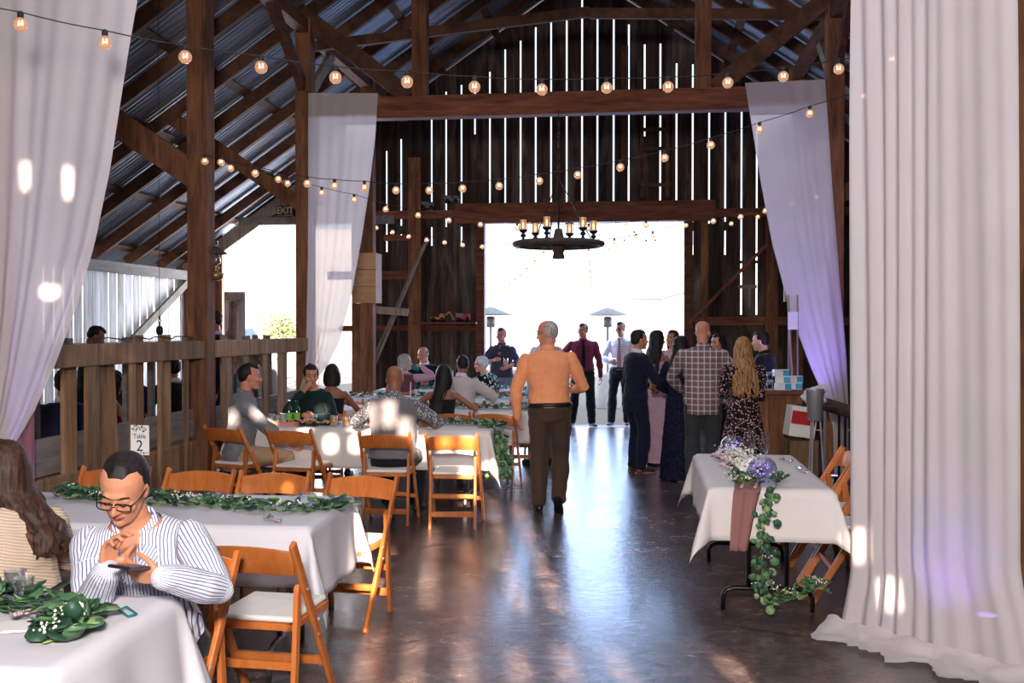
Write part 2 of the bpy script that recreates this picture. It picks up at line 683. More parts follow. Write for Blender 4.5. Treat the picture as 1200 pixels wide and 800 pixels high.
fabric('suit_black', srgb(20, 20, 24), .1)
fabric('suit_beige', srgb(200, 188, 186), .06)
fabric('dress_black', srgb(22, 26, 34), .3)
fabric('dress_navy', srgb(16, 20, 44), .25)
fabric('dress_pink', srgb(198, 160, 176), .06)
fabric('top_teal', srgb(20, 40, 42), .2)
fabric('top_mauve', srgb(190, 150, 164), .06)
fabric('vest_plum', srgb(104, 66, 80), .1)
fabric('trousers_brown', srgb(72, 56, 46), .1)
fabric('trousers_black', srgb(26, 26, 32), .12)
fabric('trousers_charcoal', srgb(58, 60, 64), .1)
fabric('trousers_khaki', srgb(170, 140, 110), .08)
fabric('tie_dark', srgb(26, 22, 34), .1)
fabric('tie_pink', srgb(200, 120, 140), .2, nscale=60)
fabric('dress_wine', srgb(150, 40, 74), .2)
fabric('shirt_teal', srgb(20, 112, 128), .1)
plain('shoe_black', srgb(22, 20, 22), .3)
plain('shoe_brown', srgb(74, 42, 30), .35)
plain('shoe_sole', srgb(150, 120, 100), .7)
plain('shoe_grey', srgb(70, 74, 84), .5)
plain('sole_white', srgb(220, 220, 224), .6)
plain('belt_black', srgb(16, 15, 16), .4)

def stripes(name, base, line, pitch, axis=0, wfrac=.3, tilt=0.0):
    g = N(name)
    v = g.coord(rot=(0, tilt, 0))
    sp = g.n('SeparateXYZ'); g.link(v, sp.inputs[0])
    wob = g.math('MULTIPLY', g.noise(g.coord(), 6, 2), .012)
    x = g.math('ADD', sp.outputs[axis], wob)
    fr = g.math('FRACT', g.math('DIVIDE', x, pitch))
    on = g.math('LESS_THAN', fr, wfrac)
    col = g.mix(on, base, line)
    a = g.noise(g.coord(), 9, 4, .6, .8)
    g.done(g.bsdf(col, .85, 0, .2, g.bump(a, .6, .03)))
def _sstripe():
    g = N('shirt_striped')
    at = g.n('Attribute', attribute_name='stripe_u')
    x = g.math('ADD', at.outputs['Fac'], g.math('MULTIPLY', g.noise(g.coord(), 9, 2), .006))
    fr = g.math('FRACT', g.math('DIVIDE', g.math('ADD', x, 3.0), .0115))
    col = g.mix(g.math('LESS_THAN', fr, .30), srgb(226, 226, 236), srgb(92, 100, 146))
    a = g.noise(g.coord(), 9, 4, .6, .8)
    g.done(g.bsdf(col, .85, 0, .2, g.bump(a, .7, .03)))
_sstripe()
stripes('sleeve_striped', srgb(232, 232, 240), srgb(84, 92, 138), .0125, 0, .36, R(35))
stripes('tie_striped', srgb(120, 40, 60), srgb(226, 200, 210), .03, 2, .4)

def _plaid():
    g = N('shirt_plaid')
    sp = g.n('SeparateXYZ'); g.link(g.coord(), sp.inputs[0])
    base = srgb(134, 124, 124)
    col = g.mix(0.0, base, base)
    for ax, p, w, c, m in ((0, .062, .5, srgb(120, 84, 88), .6), (2, .062, .5, srgb(120, 84, 88), .6),
                          (0, .062, .12, srgb(224, 214, 218), .8), (2, .062, .12, srgb(224, 214, 218), .8)):
        fr = g.math('FRACT', g.math('DIVIDE', g.math('ADD', sp.outputs[ax], 5.0 if w > .2 else 5.015), p))
        on = g.math('MULTIPLY', g.math('LESS_THAN', fr, w), m)
        col = g.mix(on, col, c)
    a = g.noise(g.coord(), 9, 4, .6, .8)
    g.done(g.bsdf(col, .85, 0, .2, g.bump(a, .5, .03)))
_plaid()

def dots(name, base, spot, scale, thr, spot2=None):
    g = N(name)
    vo = g.n('TexVoronoi'); vo.inputs['Scale'].default_value = scale
    g.link(g.coord(), vo.inputs['Vector'])
    on = g.math('LESS_THAN', vo.outputs['Distance'], thr)
    c2 = spot if spot2 is None else g.mix(g.math('GREATER_THAN', g.noise(g.coord(), scale * .7, 1), .5), spot, spot2)
    col = g.mix(on, base, c2)
    g.done(g.bsdf(col, .8, 0, .2))
dots('dress_floral', srgb(26, 20, 26), srgb(186, 128, 132), 48, .36, srgb(220, 190, 190))
dots('blouse_floral', srgb(18, 22, 30), srgb(230, 224, 200), 22, .46, srgb(90, 150, 160))
dots('dress_sequin', srgb(12, 14, 34), srgb(44, 50, 96), 60, .3)
dots('shirt_print', srgb(96, 96, 104), srgb(190, 190, 196), 55, .38)
dots('sweater_spot', srgb(205, 186, 166), srgb(190, 168, 148), 40, .4)

def _knit():
    g = N('knit_beige')
    v = g.coord(rot=(0, R(-14), 0))
    sp = g.n('SeparateXYZ'); g.link(v, sp.inputs[0])
    w1 = g.math('SINE', g.math('MULTIPLY', g.math('ADD', sp.outputs[2], g.math('MULTIPLY', g.noise(g.coord(), 8, 2), .02)), 560))
    w2 = g.math('SINE', g.math('MULTIPLY', g.math('ADD', sp.outputs[0], sp.outputs[1]), 1100))
    h = g.math('ADD', w1, g.math('MULTIPLY', w2, .22))
    f = g.math('MULTIPLY_ADD', h, .3, .5)
    col = g.mix(f, srgb(168, 144, 124), srgb(222, 200, 180))
    g.done(g.bsdf(col, .95, 0, .1, g.bump(f, .7, .006)))
_knit()
# ------------------------------------------------------------------ people
def ik(a, b, l1, l2, pole):
    a, b, pole = V(a), V(b), V(pole)
    d = b - a
    L = min(d.length, (l1 + l2) * .995)
    dn = d.normalized()
    b = a + dn * L
    x = (l1 * l1 - l2 * l2 + L * L) / (2 * L)
    h = math.sqrt(max(l1 * l1 - x * x, 0))
    p = pole - dn * pole.dot(dn)
    if p.length < 1e-5:
        p = V((0, -1, 0)) - dn * dn.y * -1
    return a + dn * x + p.normalized() * h, b

def wrinkle(mo, wr):
    """soft folds, denser where the limbs bend"""
    me = mo.data
    n = len(me.vertices)
    co = [0.0] * (n * 3)
    no = [0.0] * (n * 3)
    me.vertices.foreach_get('co', co)
    me.vertices.foreach_get('normal', no)
    for i in range(n):
        a, b, c = co[3 * i], co[3 * i + 1], co[3 * i + 2]
        d = noise.noise(V((a * 7, b * 7, c * 12))) * wr + noise.noise(V((a * 18 + 3, b * 18, c * 22))) * wr * .55 + wr * .3
        co[3 * i] += no[3 * i] * d
        co[3 * i + 1] += no[3 * i + 1] * d
        co[3 * i + 2] += no[3 * i + 2] * d
    me.vertices.foreach_set('co', co)
    me.update()

def set_stripe(o, fn):
    me = o.data
    at = me.attributes.get('stripe_u') or me.attributes.new('stripe_u', 'FLOAT', 'POINT')
    at.data.foreach_set('value', [fn(v.co) for v in me.vertices])

def add_hand(mb, wrist, d, pn, side, k=1.0, curl=.35, spread=.12, thumb=.5, fat=1.0, finger_curl=None):
    """palm, four separate fingers and a thumb; d = direction, pn = palm normal (side the fingers curl to)"""
    d = V(d).normalized()
    pn = V(pn)
    pn = (pn - d * pn.dot(d)).normalized()
    s = d.cross(pn).normalized() * side          # towards the thumb
    w = V(wrist)
    mb.limb([w - d * .02 * k, w + d * .015 * k], [(.026 * k, .02 * k)] * 2, 10, 1, pn)
    for off in (-.024, -.008, .008, .024):
        mb.limb([w + d * .012 * k + s * off * .7 * k, w + d * .078 * k + s * off * k], [(.0125 * k * fat, .0135 * k), (.0105 * k * fat, .0105 * k)], 8, 1, pn)
    lens = ((.040, .024, .018), (.044, .028, .02), (.040, .026, .019), (.032, .019, .016))
    for i, (off, ls) in enumerate(zip((.027, .009, -.009, -.026), lens)):
        p = w + d * (.082 - abs(i - 1.2) * .004) * k + s * off * k
        ang = 0.0
        c = curl if finger_curl is None else finger_curl[i]
        fd = (d + s * spread * (1.5 - i) * .35).normalized()
        pts = [p]
        for q, L in enumerate(ls):
            ang += c * (1.0 + .25 * q)
            dd = (fd * math.cos(ang) + pn * math.sin(ang)).normalized()
            p = p + dd * L * k
            pts.append(p)
        r = .0088 * k * fat if i < 3 else .0076 * k * fat
        mb.limb(pts, [r * 1.05, r, r * .92, r * .8], 8)
    tb = w + d * .022 * k + s * .022 * k
    td = (d * .75 + s * .75 + pn * thumb).normalized()
    t2 = (d * .95 + s * .15 + pn * (thumb + .15)).normalized()
    p1 = tb + td * .04 * k
    p2 = p1 + t2 * .03 * k
    mb.limb([tb, p1, p2, p2 + t2 * .018 * k], [.0135 * k, .0105 * k, .0095 * k, .008 * k], 8)

HEAD_RINGS = [(-.116, .020, .018, .060), (-.106, .034, .032, .050), (-.088, .046, .050, .036), (-.062, .056, .068, .022), (-.035, .063, .082, .010),
         (0, .070, .091, .002), (.035, .0745, .096, -.004), (.065, .073, .093, -.008), (.09, .062, .080, -.010), (.108, .044, .058, -.011), (.118, .022, .03, -.011)]

def person(label, x, y, rz, H=1.75, z0=0.0, sit=None, lean=0, side=0, twist=0, head=(0, 0, 0), w=1.0, female=False, belly=0,
           rh=None, lh=None, rpole=(.6, -.6, -.5), lpole=(-.6, -.6, -.5), rhand={}, lhand={}, feet=None, knees=None,
           skin='skin_tan', hair=('short', 'hair_black'), top=None, sleeves='long', bottom=None, shoes='shoe_black',
           vox=.0075, group=None, extras=None, tie=None, belt=False, glasses=False, face=False, toes=None, cuffs=False, collar=True, neck=1.0, hand_scale=1.0, headoff=(0, 0, 0), no_legs=False, vest=None):
    k = H / 1.75
    root = thing('person', label, 'person', (x, y, z0), R(rz), group)
    HEADR = [(z, rx * (1.07 if face else 1.0) + (.006 if face and z < -.05 else 0), ry, cy) for z, rx, ry, cy in HEAD_RINGS]
    P = V((0, 0, .93 * k)) if sit is None else V((0, 0, sit + .085 * k))
    T = Matrix.Translation(P) @ Matrix.Rotation(R(twist), 4, 'Z') @ Matrix.Rotation(-R(lean), 4, 'X') @ Matrix.Rotation(R(side), 4, 'Y')
    tp = lambda a, b, c: T @ V((a * k, b * k, c * k))
    ws = w * (.90 if female else 1.0)
    hipw = 1.06 if female else 1.0
    SH = {1: tp(.172 * ws, -.005, .448), -1: tp(-.172 * ws, -.005, .448)}
    HD = Matrix.Translation(tp(0, .022, .685) + V(headoff)) @ Matrix.Rotation(R(head[0]), 4, 'Z') @ Matrix.Rotation(-R(head[1]), 4, 'X') @ Matrix.Rotation(R(head[2]), 4, 'Y')
    hk = .97 * (k * .5 + .5)
    hp = lambda a, b, c: HD @ V((a * hk, b * hk, c * hk))
    HR = HD.to_3x3()
    TR = T.to_3x3()

    def torso_ring(z, rx, ry, cy=0, n=20):
        return [tp(rx * math.cos(2 * PI * i / n), cy + ry * math.sin(2 * PI * i / n), z) for i in range(n)]

    waist = .118 if female else .14 * (w * .5 + .5)
    prof = [(-.12, .10 * hipw, .09, -.01), (-.09, .15 * hipw, .112, -.008), (-.02, .168 * hipw, .118, -.008), (.06, .152 * hipw, .108, 0), (.16, waist, .098, .005),
            (.25, waist * 1.06, .104, .005), (.34, .152 * ws, .114, .002), (.42, .166 * ws, .112, -.004), (.475, .158 * ws, .092, -.008),
            (.505, .118 * ws, .075, -.008), (.525, .075, .062, -.006), (.55, .056 * neck, .056 * neck, -.004)]
    if belly:
        prof = [(z, rx * (1 + .12 * belly * math.exp(-((z - .1) / .14) ** 2)), ry + .07 * belly * math.exp(-((z - .12) / .13) ** 2), cy + .045 * belly * math.exp(-((z - .12) / .13) ** 2)) for z, rx, ry, cy in prof]

    def torso(mb, g=0.0, z0=-.2, z1=.6, gx=0):
        rs = [torso_ring(z, rx + g + gx, ry + g, cy) for z, rx, ry, cy in prof if z0 <= z <= z1]
        # interpolated end rings
        def at(z):
            for a, b in zip(prof, prof[1:]):
                if a[0] <= z <= b[0]:
                    f = (z - a[0]) / (b[0] - a[0])
                    return [a[q] + (b[q] - a[q]) * f for q in range(4)]
        if z0 > prof[0][0]:
            q = at(z0); rs.insert(0, torso_ring(z0, q[1] + g + gx, q[2] + g, q[3]))
        if z1 < prof[-1][0]:
            q = at(z1); rs.append(torso_ring(z1, q[1] + g + gx, q[2] + g, q[3]))
        mb.rings(rs)
        if female and z1 > .3:
            for s in (-1, 1):
                mb.ell(tp(.068 * s, .075, .33), ((.06 + g) * k, (.05 + g) * k, (.058 + g) * k), TR)

    def front(z):
        for a_, b_ in zip(prof, prof[1:]):
            if a_[0] <= z <= b_[0]:
                f_ = (z - a_[0]) / (b_[0] - a_[0])
                return a_[2] + a_[3] + (b_[2] + b_[3] - a_[2] - a_[3]) * f_ + .036
        return .1
    # ---- arms
    A = {}
    for s, hand, pole in ((1, rh, rpole), (-1, lh, lpole)):
        tgt = V(hand) if hand is not None else SH[s] + V((.045 * s, .03, -.53 * k))
        el, wr = ik(SH[s], tgt, .295 * k, .25 * k, pole)
        A[s] = (SH[s], el, wr)

    def arm(mb, s, g=0, t1=1.0, gw=None):
        a, e, wv = A[s]
        am = .86 if female else 1.0
        gw = g if gw is None else gw
        pts = [a, a.lerp(e, .3), a.lerp(e, .7), e, e.lerp(wv, .3), e.lerp(wv, .7), wv]
        rr = [.047, .048, .043, .039, .04, .032, .026]
        gg = [g, g, g, g, g, gw, gw]
        if t1 < 1:
            n = 4 if t1 < .6 else 5
            pts, rr = pts[:n], rr[:n]
            if t1 < .35:
                pts, rr = pts[:3], rr[:3]
        mb.limb([p for p in pts], [(r * am * k + q) for r, q in zip(rr, gg)], 12)

    # ---- legs
    if feet is None:
        feet = ((.105 * k, .02, 0), (-.105 * k, .02, 0)) if sit is None else ((.13, .42, 0), (-.13, .42, 0))
    if toes is None:
        toes = (8, -8)
    L = {}
    for s, ft, ty in ((1, feet[0], toes[0]), (-1, feet[1], toes[1])):
        hip = P + V((.088 * s * k, 0, -.03 * k))
        tl = V(ft[3]) if len(ft) > 3 else V((math.sin(R(ty)), math.cos(R(ty)), 0))
        ank = V(ft[:3]) + V((0, 0, .085 * k))
        kn, ank2 = ik(hip, ank, (.435 if sit is not None else .418) * k, (.42 if sit is not None else .405) * k, (0.12 * s, 1, .1) if knees is None else knees[0 if s == 1 else 1])
        L[s] = (hip, kn, ank2, tl.normalized())

    def leg(mb, s, g=0, gl=None):
        h, kn, an, tl = L[s]
        gl = g if gl is None else gl
        pts = [h, h.lerp(kn, .35), h.lerp(kn, .75), kn, kn.lerp(an, .3), kn.lerp(an, .7), an]
        rr = [.088, .08, .064, .055, .056, .043, .038]
        gg = [g, g, g, (g + gl) / 2, gl, gl, gl]
        mb.limb(pts, [r * k * (.96 if female else 1.0) * (w * .4 + .6) + q for r, q in zip(rr, gg)], 12)

    # ---- body: one continuous surface
    mb = MB()
    torso(mb)
    mb.limb([tp(0, -.012, .50), tp(0, -.002, .56), hp(0, -.022, -.07), hp(0, -.02, -.02)], [.062 * k * neck, .054 * k * neck, .054 * k * neck, .056 * k], 14)
    mb.rings([[hp(rx * math.cos(2 * PI * i / 24), cy + ry * math.sin(2 * PI * i / 24), z) for i in range(24)] for z, rx, ry, cy in HEADR])
    mb.ell(hp(0, .088, .030), (.046 * hk, .014 * hk, .010 * hk), HR)                                 # brow
    mb.limb([hp(0, .088, .016), hp(0, .104, -.014), hp(0, .113, -.030)], [.0085 * hk, .0095 * hk, .0125 * hk], 10)   # nose
    for s in (-1, 1):
        mb.ell(hp(.0135 * s, .100, -.034), (.009 * hk, .011 * hk, .008 * hk), HR)                      # nostrils
        mb.ell(hp(.042 * s, .070, -.026), (.024 * hk, .022 * hk, .024 * hk), HR)                        # cheeks
        er = HR @ Matrix.Rotation(R(22 * s), 3, 'Z')
        mb.ell(hp(.076 * s, -.006, -.010), (.009 * hk, .018 * hk, .031 * hk), er)                      # ears
        mb.ell(hp(.031 * s, .078, .004), (.017 * hk, .012 * hk, .011 * hk), HR)                         # lids
    mb.ell(hp(0, .088, -.060), (.026 * hk, .012 * hk, .014 * hk), HR)                                  # mouth
    mb.ell(hp(0, .078, -.098), (.024 * hk, .018 * hk, .017 * hk), HR)                                  # chin
    for s in (-1, 1):
        arm(mb, s)
        a, e, wv = A[s]
        hd = dict(rhand if s == 1 else lhand)
        d = hd.pop('d', (wv - e))
        pn = hd.pop('pn', (-s, .15, 0))
        add_hand(mb, wv, d, pn, s * hd.pop('flip', 1), k * (.92 if female else 1.0) * hand_scale, **hd)
        if not no_legs:
            leg(mb, s)
            h, kn, an, tl = L[s]
            up = V((0, 0, 1)) if abs(tl.z) < .8 else V((0, -1, 0))
            mb.limb([an - V((0, 0, .045 * k)) - tl * .02 * k, an + tl * .12 * k - V((0, 0, .062 * k))], [(.028 * k, .03 * k), (.032 * k, .016 * k)], 10, 1, up)
    mb.voxel('body', skin, root, vox, 2)

    # ---- face details
    mb = MB()
    for s in (-1, 1):
        mb.ell(hp(.031 * s, .083, .005), (.0125 * hk, .0105 * hk, .0065 * hk), HR, 10, 6)
    if face:
        pass
    else:
        mb.build('eyes', 'eye_dark', root, True)
    hm = hair[1]
    bm_ = MB()
    for s in (-1, 1):
        bm_.limb([hp(.014 * s, .099, .026), hp(.034 * s, .0965, .033), hp(.052 * s, .083, .027)], [.0022 * hk, .003 * hk, .0018 * hk], 6)
    bm_.build('eyebrows', 'hair_black' if hm in ('hair_black', 'hair_brown') or hair[0] == 'bald' else hm, root, True)
    if not face:
        m3 = MB()
        m3.ell(hp(0, .0965, -.060), (.021 * hk, .006 * hk, .006 * hk), HR, 10, 6)
        m3.build('lips', 'lip', root, True)
    # ---- hair
    style = hair[0]
    mb = MB()
    if style in ('short', 'long', 'bob', 'bun', 'wavy'):
        mb.ell(hp(0, -.022, .040), (.0835 * hk, .093 * hk, .088 * hk), HR, 20, 14)
        mb.ell(hp(0, -.045, .005), (.076 * hk, .068 * hk, .075 * hk), HR, 16, 12)
        mb.ell(hp(0, .022, .088), (.058 * hk, .062 * hk, .040 * hk), HR @ Matrix.Rotation(R(-22), 3, 'X'), 16, 10)
        if style != 'short':
            for s in (-1, 1):
                mb.ell(hp(.064 * s, .020, .035), (.018 * hk, .034 * hk, .045 * hk), HR, 10, 8)
    if style == 'quiff':
        mb.ell(hp(0, -.022, .040), (.080 * hk, .090 * hk, .085 * hk), HR, 20, 14)
        mb.ell(hp(0, .02, .098), (.055 * hk, .068 * hk, .036 * hk), HR @ Matrix.Rotation(R(-10), 3, 'X'), 16, 10)
        mb.ell(hp(0, -.048, .01), (.07 * hk, .06 * hk, .07 * hk), HR, 16, 12)
    if style == 'bald':
        mb.ell(hp(0, -.040, -.008), (.077 * hk, .064 * hk, .045 * hk), HR, 18, 10)
    if style == 'thin':
        mb.ell(hp(0, -.03, .030), (.0795 * hk, .086 * hk, .088 * hk), HR, 20, 14)
        mb.ell(hp(0, -.045, .0), (.074 * hk, .064 * hk, .07 * hk), HR, 16, 12)
    if style == 'swept':
        mb.ell(hp(0, -.024, .044), (.0845 * hk, .090 * hk, .088 * hk), HR, 28, 18)
        mb.ell(hp(0, -.052, -.005), (.076 * hk, .060 * hk, .075 * hk), HR, 16, 12)
        rnd = random.Random(5)
        for i in range(34):
            a = -1.25 + 2.5 * i / 33
            fr = .056 * math.cos(a) + .012 + rnd.uniform(-.003, .003)
            p0 = hp(.058 * math.sin(a), fr, .094 - .034 * abs(math.sin(a)) ** 2)
            p1 = hp(.066 * math.sin(a * .97), -.005, .128 - .05 * abs(math.sin(a)) ** 2)
            p2 = hp(.060 * math.sin(a * .8), -.09, .088 - .02 * abs(math.sin(a)))
            mb.limb([p0, p0.lerp(p1, .5) + HR @ V((0, 0, .010)), p1, p2], [.003, .0062, .0075, .006], 6)
        for s in (-1, 1):
            mb.ell(hp(.0705 * s, -.004, .026), (.007 * hk, .020 * hk, .034 * hk), HR, 10, 8)
    if style == 'bun':
        mb.ell(hp(0, -.07, .10), (.034 * hk, .034 * hk, .03 * hk), HR, 12, 8)
    if style in ('long', 'wavy', 'bob'):
        length = hair[2] if len(hair) > 2 else .45
        rnd = random.Random(int(x * 100) + 31)
        nl = 46 if style != 'bob' else 30
        for i in range(nl):
            a = (-1 + 2 * i / (nl - 1)) * (1.95 if style != 'bob' else 2.0)         # 0 = back of head
            sx, sy = math.sin(a), -math.cos(a)
            p0 = hp(.066 * sx, -.012 + .074 * sy, .075)
            p1 = hp(.088 * sx, -.012 + .086 * sy, .0)
            p2 = hp(.090 * sx * 1.02, -.015 + .080 * sy, -.085)
            pts = [p0, p1, p2]
            rr = [.010, .015, .015]
            Ln = length * (1 - .1 * rnd.random()) - .2
            if style == 'bob':
                pts.append(hp(.078 * sx, -.02 + .078 * sy, -.13)); rr.append(.009)
            else:
                steps = 5
                base = hp(.090 * sx, -.015 + .080 * sy, -.085)
                tgt0 = tp(.115 * sx, -.115 - .03 * max(0, -sy), .46) if len(hair) < 4 else T @ (V(hair[3]) * k + V((.06 * sx, .03 * sy, 0)))
                for q in range(1, steps + 1):
                    f = q / steps
                    g_ = tgt0 + TR @ V((.01 * math.sin(a * 3 + f * 5), -.018 * f, -Ln * f * k * .8))
                    pnt = base.lerp(g_, min(1, f * 1.4)) if f < .7 else g_
                    pnt = pnt + V((math.sin(f * 9 + i) * .010, math.cos(f * 7 + i * 2) * .008, 0)) * (1.6 if style == 'wavy' else .6)
                    pnt.z = base.z - (base.z - (tgt0.z - Ln * k * .8)) * f
                    pts.append(pnt); rr.append(.017 * (1 - f * .62))
            mb.limb(pts, [r * k for r in rr], 7)
    if mb.v:
        mb.voxel('hair', hm, root, .006 if face or style == 'wavy' else .007, 2)

    # ---- clothes
    neckc = [tp(.062 * neck * math.cos(t) , -.004 + .062 * neck * math.sin(t), .535 + .012 * math.sin(t) * -1) for t in [2 * PI * i / 20 for i in range(20)]]
    def sleeve(mb, s, g, kind):
        if kind == 'long':
            arm(mb, s, g * (1.25 if face else 1), 1.0, g * (1.2 if face else .8))
        elif kind == 'rolled':
            arm(mb, s, g, .8)
        elif kind == 'short':
            arm(mb, s, g * 1.5, .5 if False else .3)
    if top:
        kind, mat = top[0], top[1]
        mb = MB()
        if kind == 'shirt':                      # tucked in
            torso(mb, .014 * k, .02, .525, .004)
            rs = [torso_ring(.0, waist + .022, .11 + .02 + .07 * belly, .0 + .04 * belly), torso_ring(.05, waist + .036, .12 + .02 + .07 * belly, .045 * belly), torso_ring(.12, waist + .026, .112 + .015 + .06 * belly, .045 * belly), torso_ring(.2, waist + .016, .1 + .014 + .03 * belly, .03 * belly)]
            mb.rings(rs)
            for s in (-1, 1):
                sleeve(mb, s, .014, sleeves)
        elif kind == 'loose':                    # worn outside the trousers
            torso(mb, .022 * k, -.1, .525, .006)
            mb.rings([torso_ring(-.17, .178 * hipw, .135 + .05 * belly, .03 * belly), torso_ring(-.05, .186 * hipw, .142 + .07 * belly, .04 * belly), torso_ring(.1, .17 * (w * .5 + .5), .132 + .075 * belly, .045 * belly), torso_ring(.3, .166 * ws, .128, .01)])
            for s in (-1, 1):
                sleeve(mb, s, .017, sleeves)
        elif kind == 'jacket':
            torso(mb, .024 * k, -.1, .525, .008)
            mb.rings(([torso_ring(-.2, .185, .14, 0)] if sit is None else []) + [torso_ring(-.06, .18, .138, 0), torso_ring(.12, .158, .125, 0), torso_ring(.3, .172 * ws, .134, 0)])
            for s in (-1, 1):
                mb.ell(SH[s] + V((0, 0, .01)), (.066 * k, .066 * k, .05 * k))
                sleeve(mb, s, .021, 'long')
        elif kind == 'dress':
            torso(mb, .012 * k, -.1, .525 if sleeves != 'none' else .40)
            hem = top[2] if len(top) > 2 else .1
            if sit is None:
                zb = (hem - P.z) / k
                mb.rings([torso_ring(zb, .25, .21, .0), torso_ring(zb * .7, .235, .19, 0), torso_ring(zb * .4, .215, .165, 0), torso_ring(-.1, .19, .14, 0), torso_ring(.05, .165, .122, 0), torso_ring(.16, waist + .014, .11, 0)])
            if sleeves != 'none':
                for s in (-1, 1):
                    sleeve(mb, s, .015, sleeves)
            if sit is not None:
                for s in (-1, 1):
                    h, kn, an, tl = L[s]
                    mb.limb([h, h.lerp(kn, .5), kn, kn.lerp(an, .5)], [.11 * k, .1 * k, .09 * k, .08 * k], 12)
        mo = mb.voxel('dress' if kind == 'dress' else ('jacket' if kind == 'jacket' else ('blouse' if female else 'shirt')), mat, root, max(.006, vox) if not face else .0042, 7 if not face else 9)
        wr = .009 if not face else .007
        wrinkle(mo, wr)
        if face:
            me = mo.data
            TI = T.inverted()
            at = me.attributes.new('stripe_u', 'FLOAT', 'POINT')
            vals = []
            for vt in me.vertices:
                c = vt.co
                q = TI @ c
                best = None
                for s in (-1, 1):
                    a, e, wv = A[s]
                    for p0, p1, upper in ((a, e, True), (e, wv, False)):
                        d = p1 - p0
                        tt = max(0, min(1, (c - p0).dot(d) / d.length_squared))
                        dist = (c - (p0 + d * tt)).length
                        if best is None or dist < best[0]:
                            best = (dist, p0, d, s, upper, tt)
                ws_ = .172 * ws * k
                if best[0] < .085 * k and (abs(q.x) > ws_ * .92 or not best[4] or best[5] > .45):
                    dist, p0, d, s, upper, tt = best
                    dn = d.normalized()
                    r = (c - p0) - dn * (c - p0).dot(dn)
                    rf = (V((0, 0, 1)) - dn * dn.z)
                    rf = rf.normalized() if rf.length > .2 else V((0, 1, 0))
                    rs_ = dn.cross(rf)
                    vals.append(math.atan2(r.dot(rs_), r.dot(rf)) * .05)
                else:
                    vals.append(q.x)
            at.data.foreach_set('value', vals)
            # open neck: clear a V at the front of the shirt
            bm = bmesh.new()
            bm.from_mesh(me)
            kill = []
            for f in bm.faces:
                q = TI @ f.calc_center_median() / k
                lim = (q.z - .385) * .36
                if q.z > .385 and 0 < q.y < front(min(q.z, .52)) + .01 and q.z < .6 and abs(q.x - .004) < lim or (.522 < q.z < .6 and abs(q.x) < .11 and abs(q.y) < .12):
                    kill.append(f)
            bmesh.ops.delete(bm, geom=kill, context='FACES')
            bm.to_mesh(me)
            bm.free()
            mc = MB()
            n_ = 26
            r0, r1, r2, r3 = [], [], [], []
            for i in range(n_ + 1):
                a_ = R(62) - (R(62 + 242)) * i / n_          # from one front edge round the back to the other
                cx_, sy_ = math.cos(a_), math.sin(a_)
                fr = abs(i / n_ - .5) * 2                    # 1 at the front tips
                r0.append(tp(.070 * cx_, -.006 + .066 * sy_, .505 - .05 * fr ** 3))
                r1.append(tp(.066 * cx_, -.006 + .062 * sy_, .552 - .035 * fr ** 3))
                r2.append(tp(.072 * cx_, -.006 + .068 * sy_, .556 - .035 * fr ** 3))
                r3.append(tp((.088 + .022 * fr ** 3) * cx_, -.006 + (.082 + .014 * fr ** 3) * sy_ , .510 - .075 * fr ** 3))
            vs_ = r0 + r1 + r2 + r3
            m_ = n_ + 1
            mc.add(vs_, [(j * m_ + i, j * m_ + i + 1, (j + 1) * m_ + i + 1, (j + 1) * m_ + i) for j in range(3) for i in range(n_)])
            co_ = mc.build('collar', mat, root, True, solid=.003)
            set_stripe(co_, lambda c: (TI @ c).x * .9 + (TI @ c).y * .5)
            mc = MB()
            for sg in (-1, 1):
                # front edges of the open neck, folded over as lapel-like points
                ed = [tp(x_ * sg, front(z_) + .004, z_) for x_, z_ in ((.062, .500), (.050, .465), (.036, .43), (.020, .395), (.004, .365))]
                ou = [tp(x_ * sg, front(z_) + .002 - .10 * x_, z_) for x_, z_ in ((.098, .490), (.108, .440), (.074, .425), (.036, .392), (.016, .362))]
                mc.add(ed + ou, [(i, i + 1, 6 + i, 5 + i) for i in range(4)])
            cf_ = mc.build('collar_points', mat, root, False, solid=.004)
            set_stripe(cf_, lambda c: (TI @ c).x * .8 + (TI @ c).z * .6)
            mc = MB()
            mc.tube([tp(.012, .115, .36), tp(.012, .125, .25), tp(.012, .14, .15)], [(.014 * k, .004 * k)] * 3, 8, True, 1, V((0, 1, 0)))
            pk_ = mc.build('button_placket', mat, root, True)
            set_stripe(pk_, lambda c: (TI @ c).x)
        if kind in ('shirt', 'loose') and collar and not female and not face:
            mc = MB()
            r1 = [p + V((0, 0, .0)) for p in neckc]
            ring = lambda sc, dz: [tp(.0, -.004, .535 + dz) + (p - tp(0, -.004, .535)) * sc for p in neckc]
            mc.rings([ring(1.14, -.018), ring(1.2, .004), ring(1.06, .03), ring(.98, .03), ring(1.0, -.018)], cap=False)
            for s in (-1, 1):
                mc.prism([(0, 0), (.048 * s, .006), (.026 * s, -.055)], tp(.008 * s, .072, .53), TR @ V((1, 0, 0)), TR @ V((0, -.25, 1)).normalized(), TR @ V((0, 1, .2)), .006)
            mc.build('collar', mat if mat != 'shirt_plaid' else 'shirt_plaid', root, True)
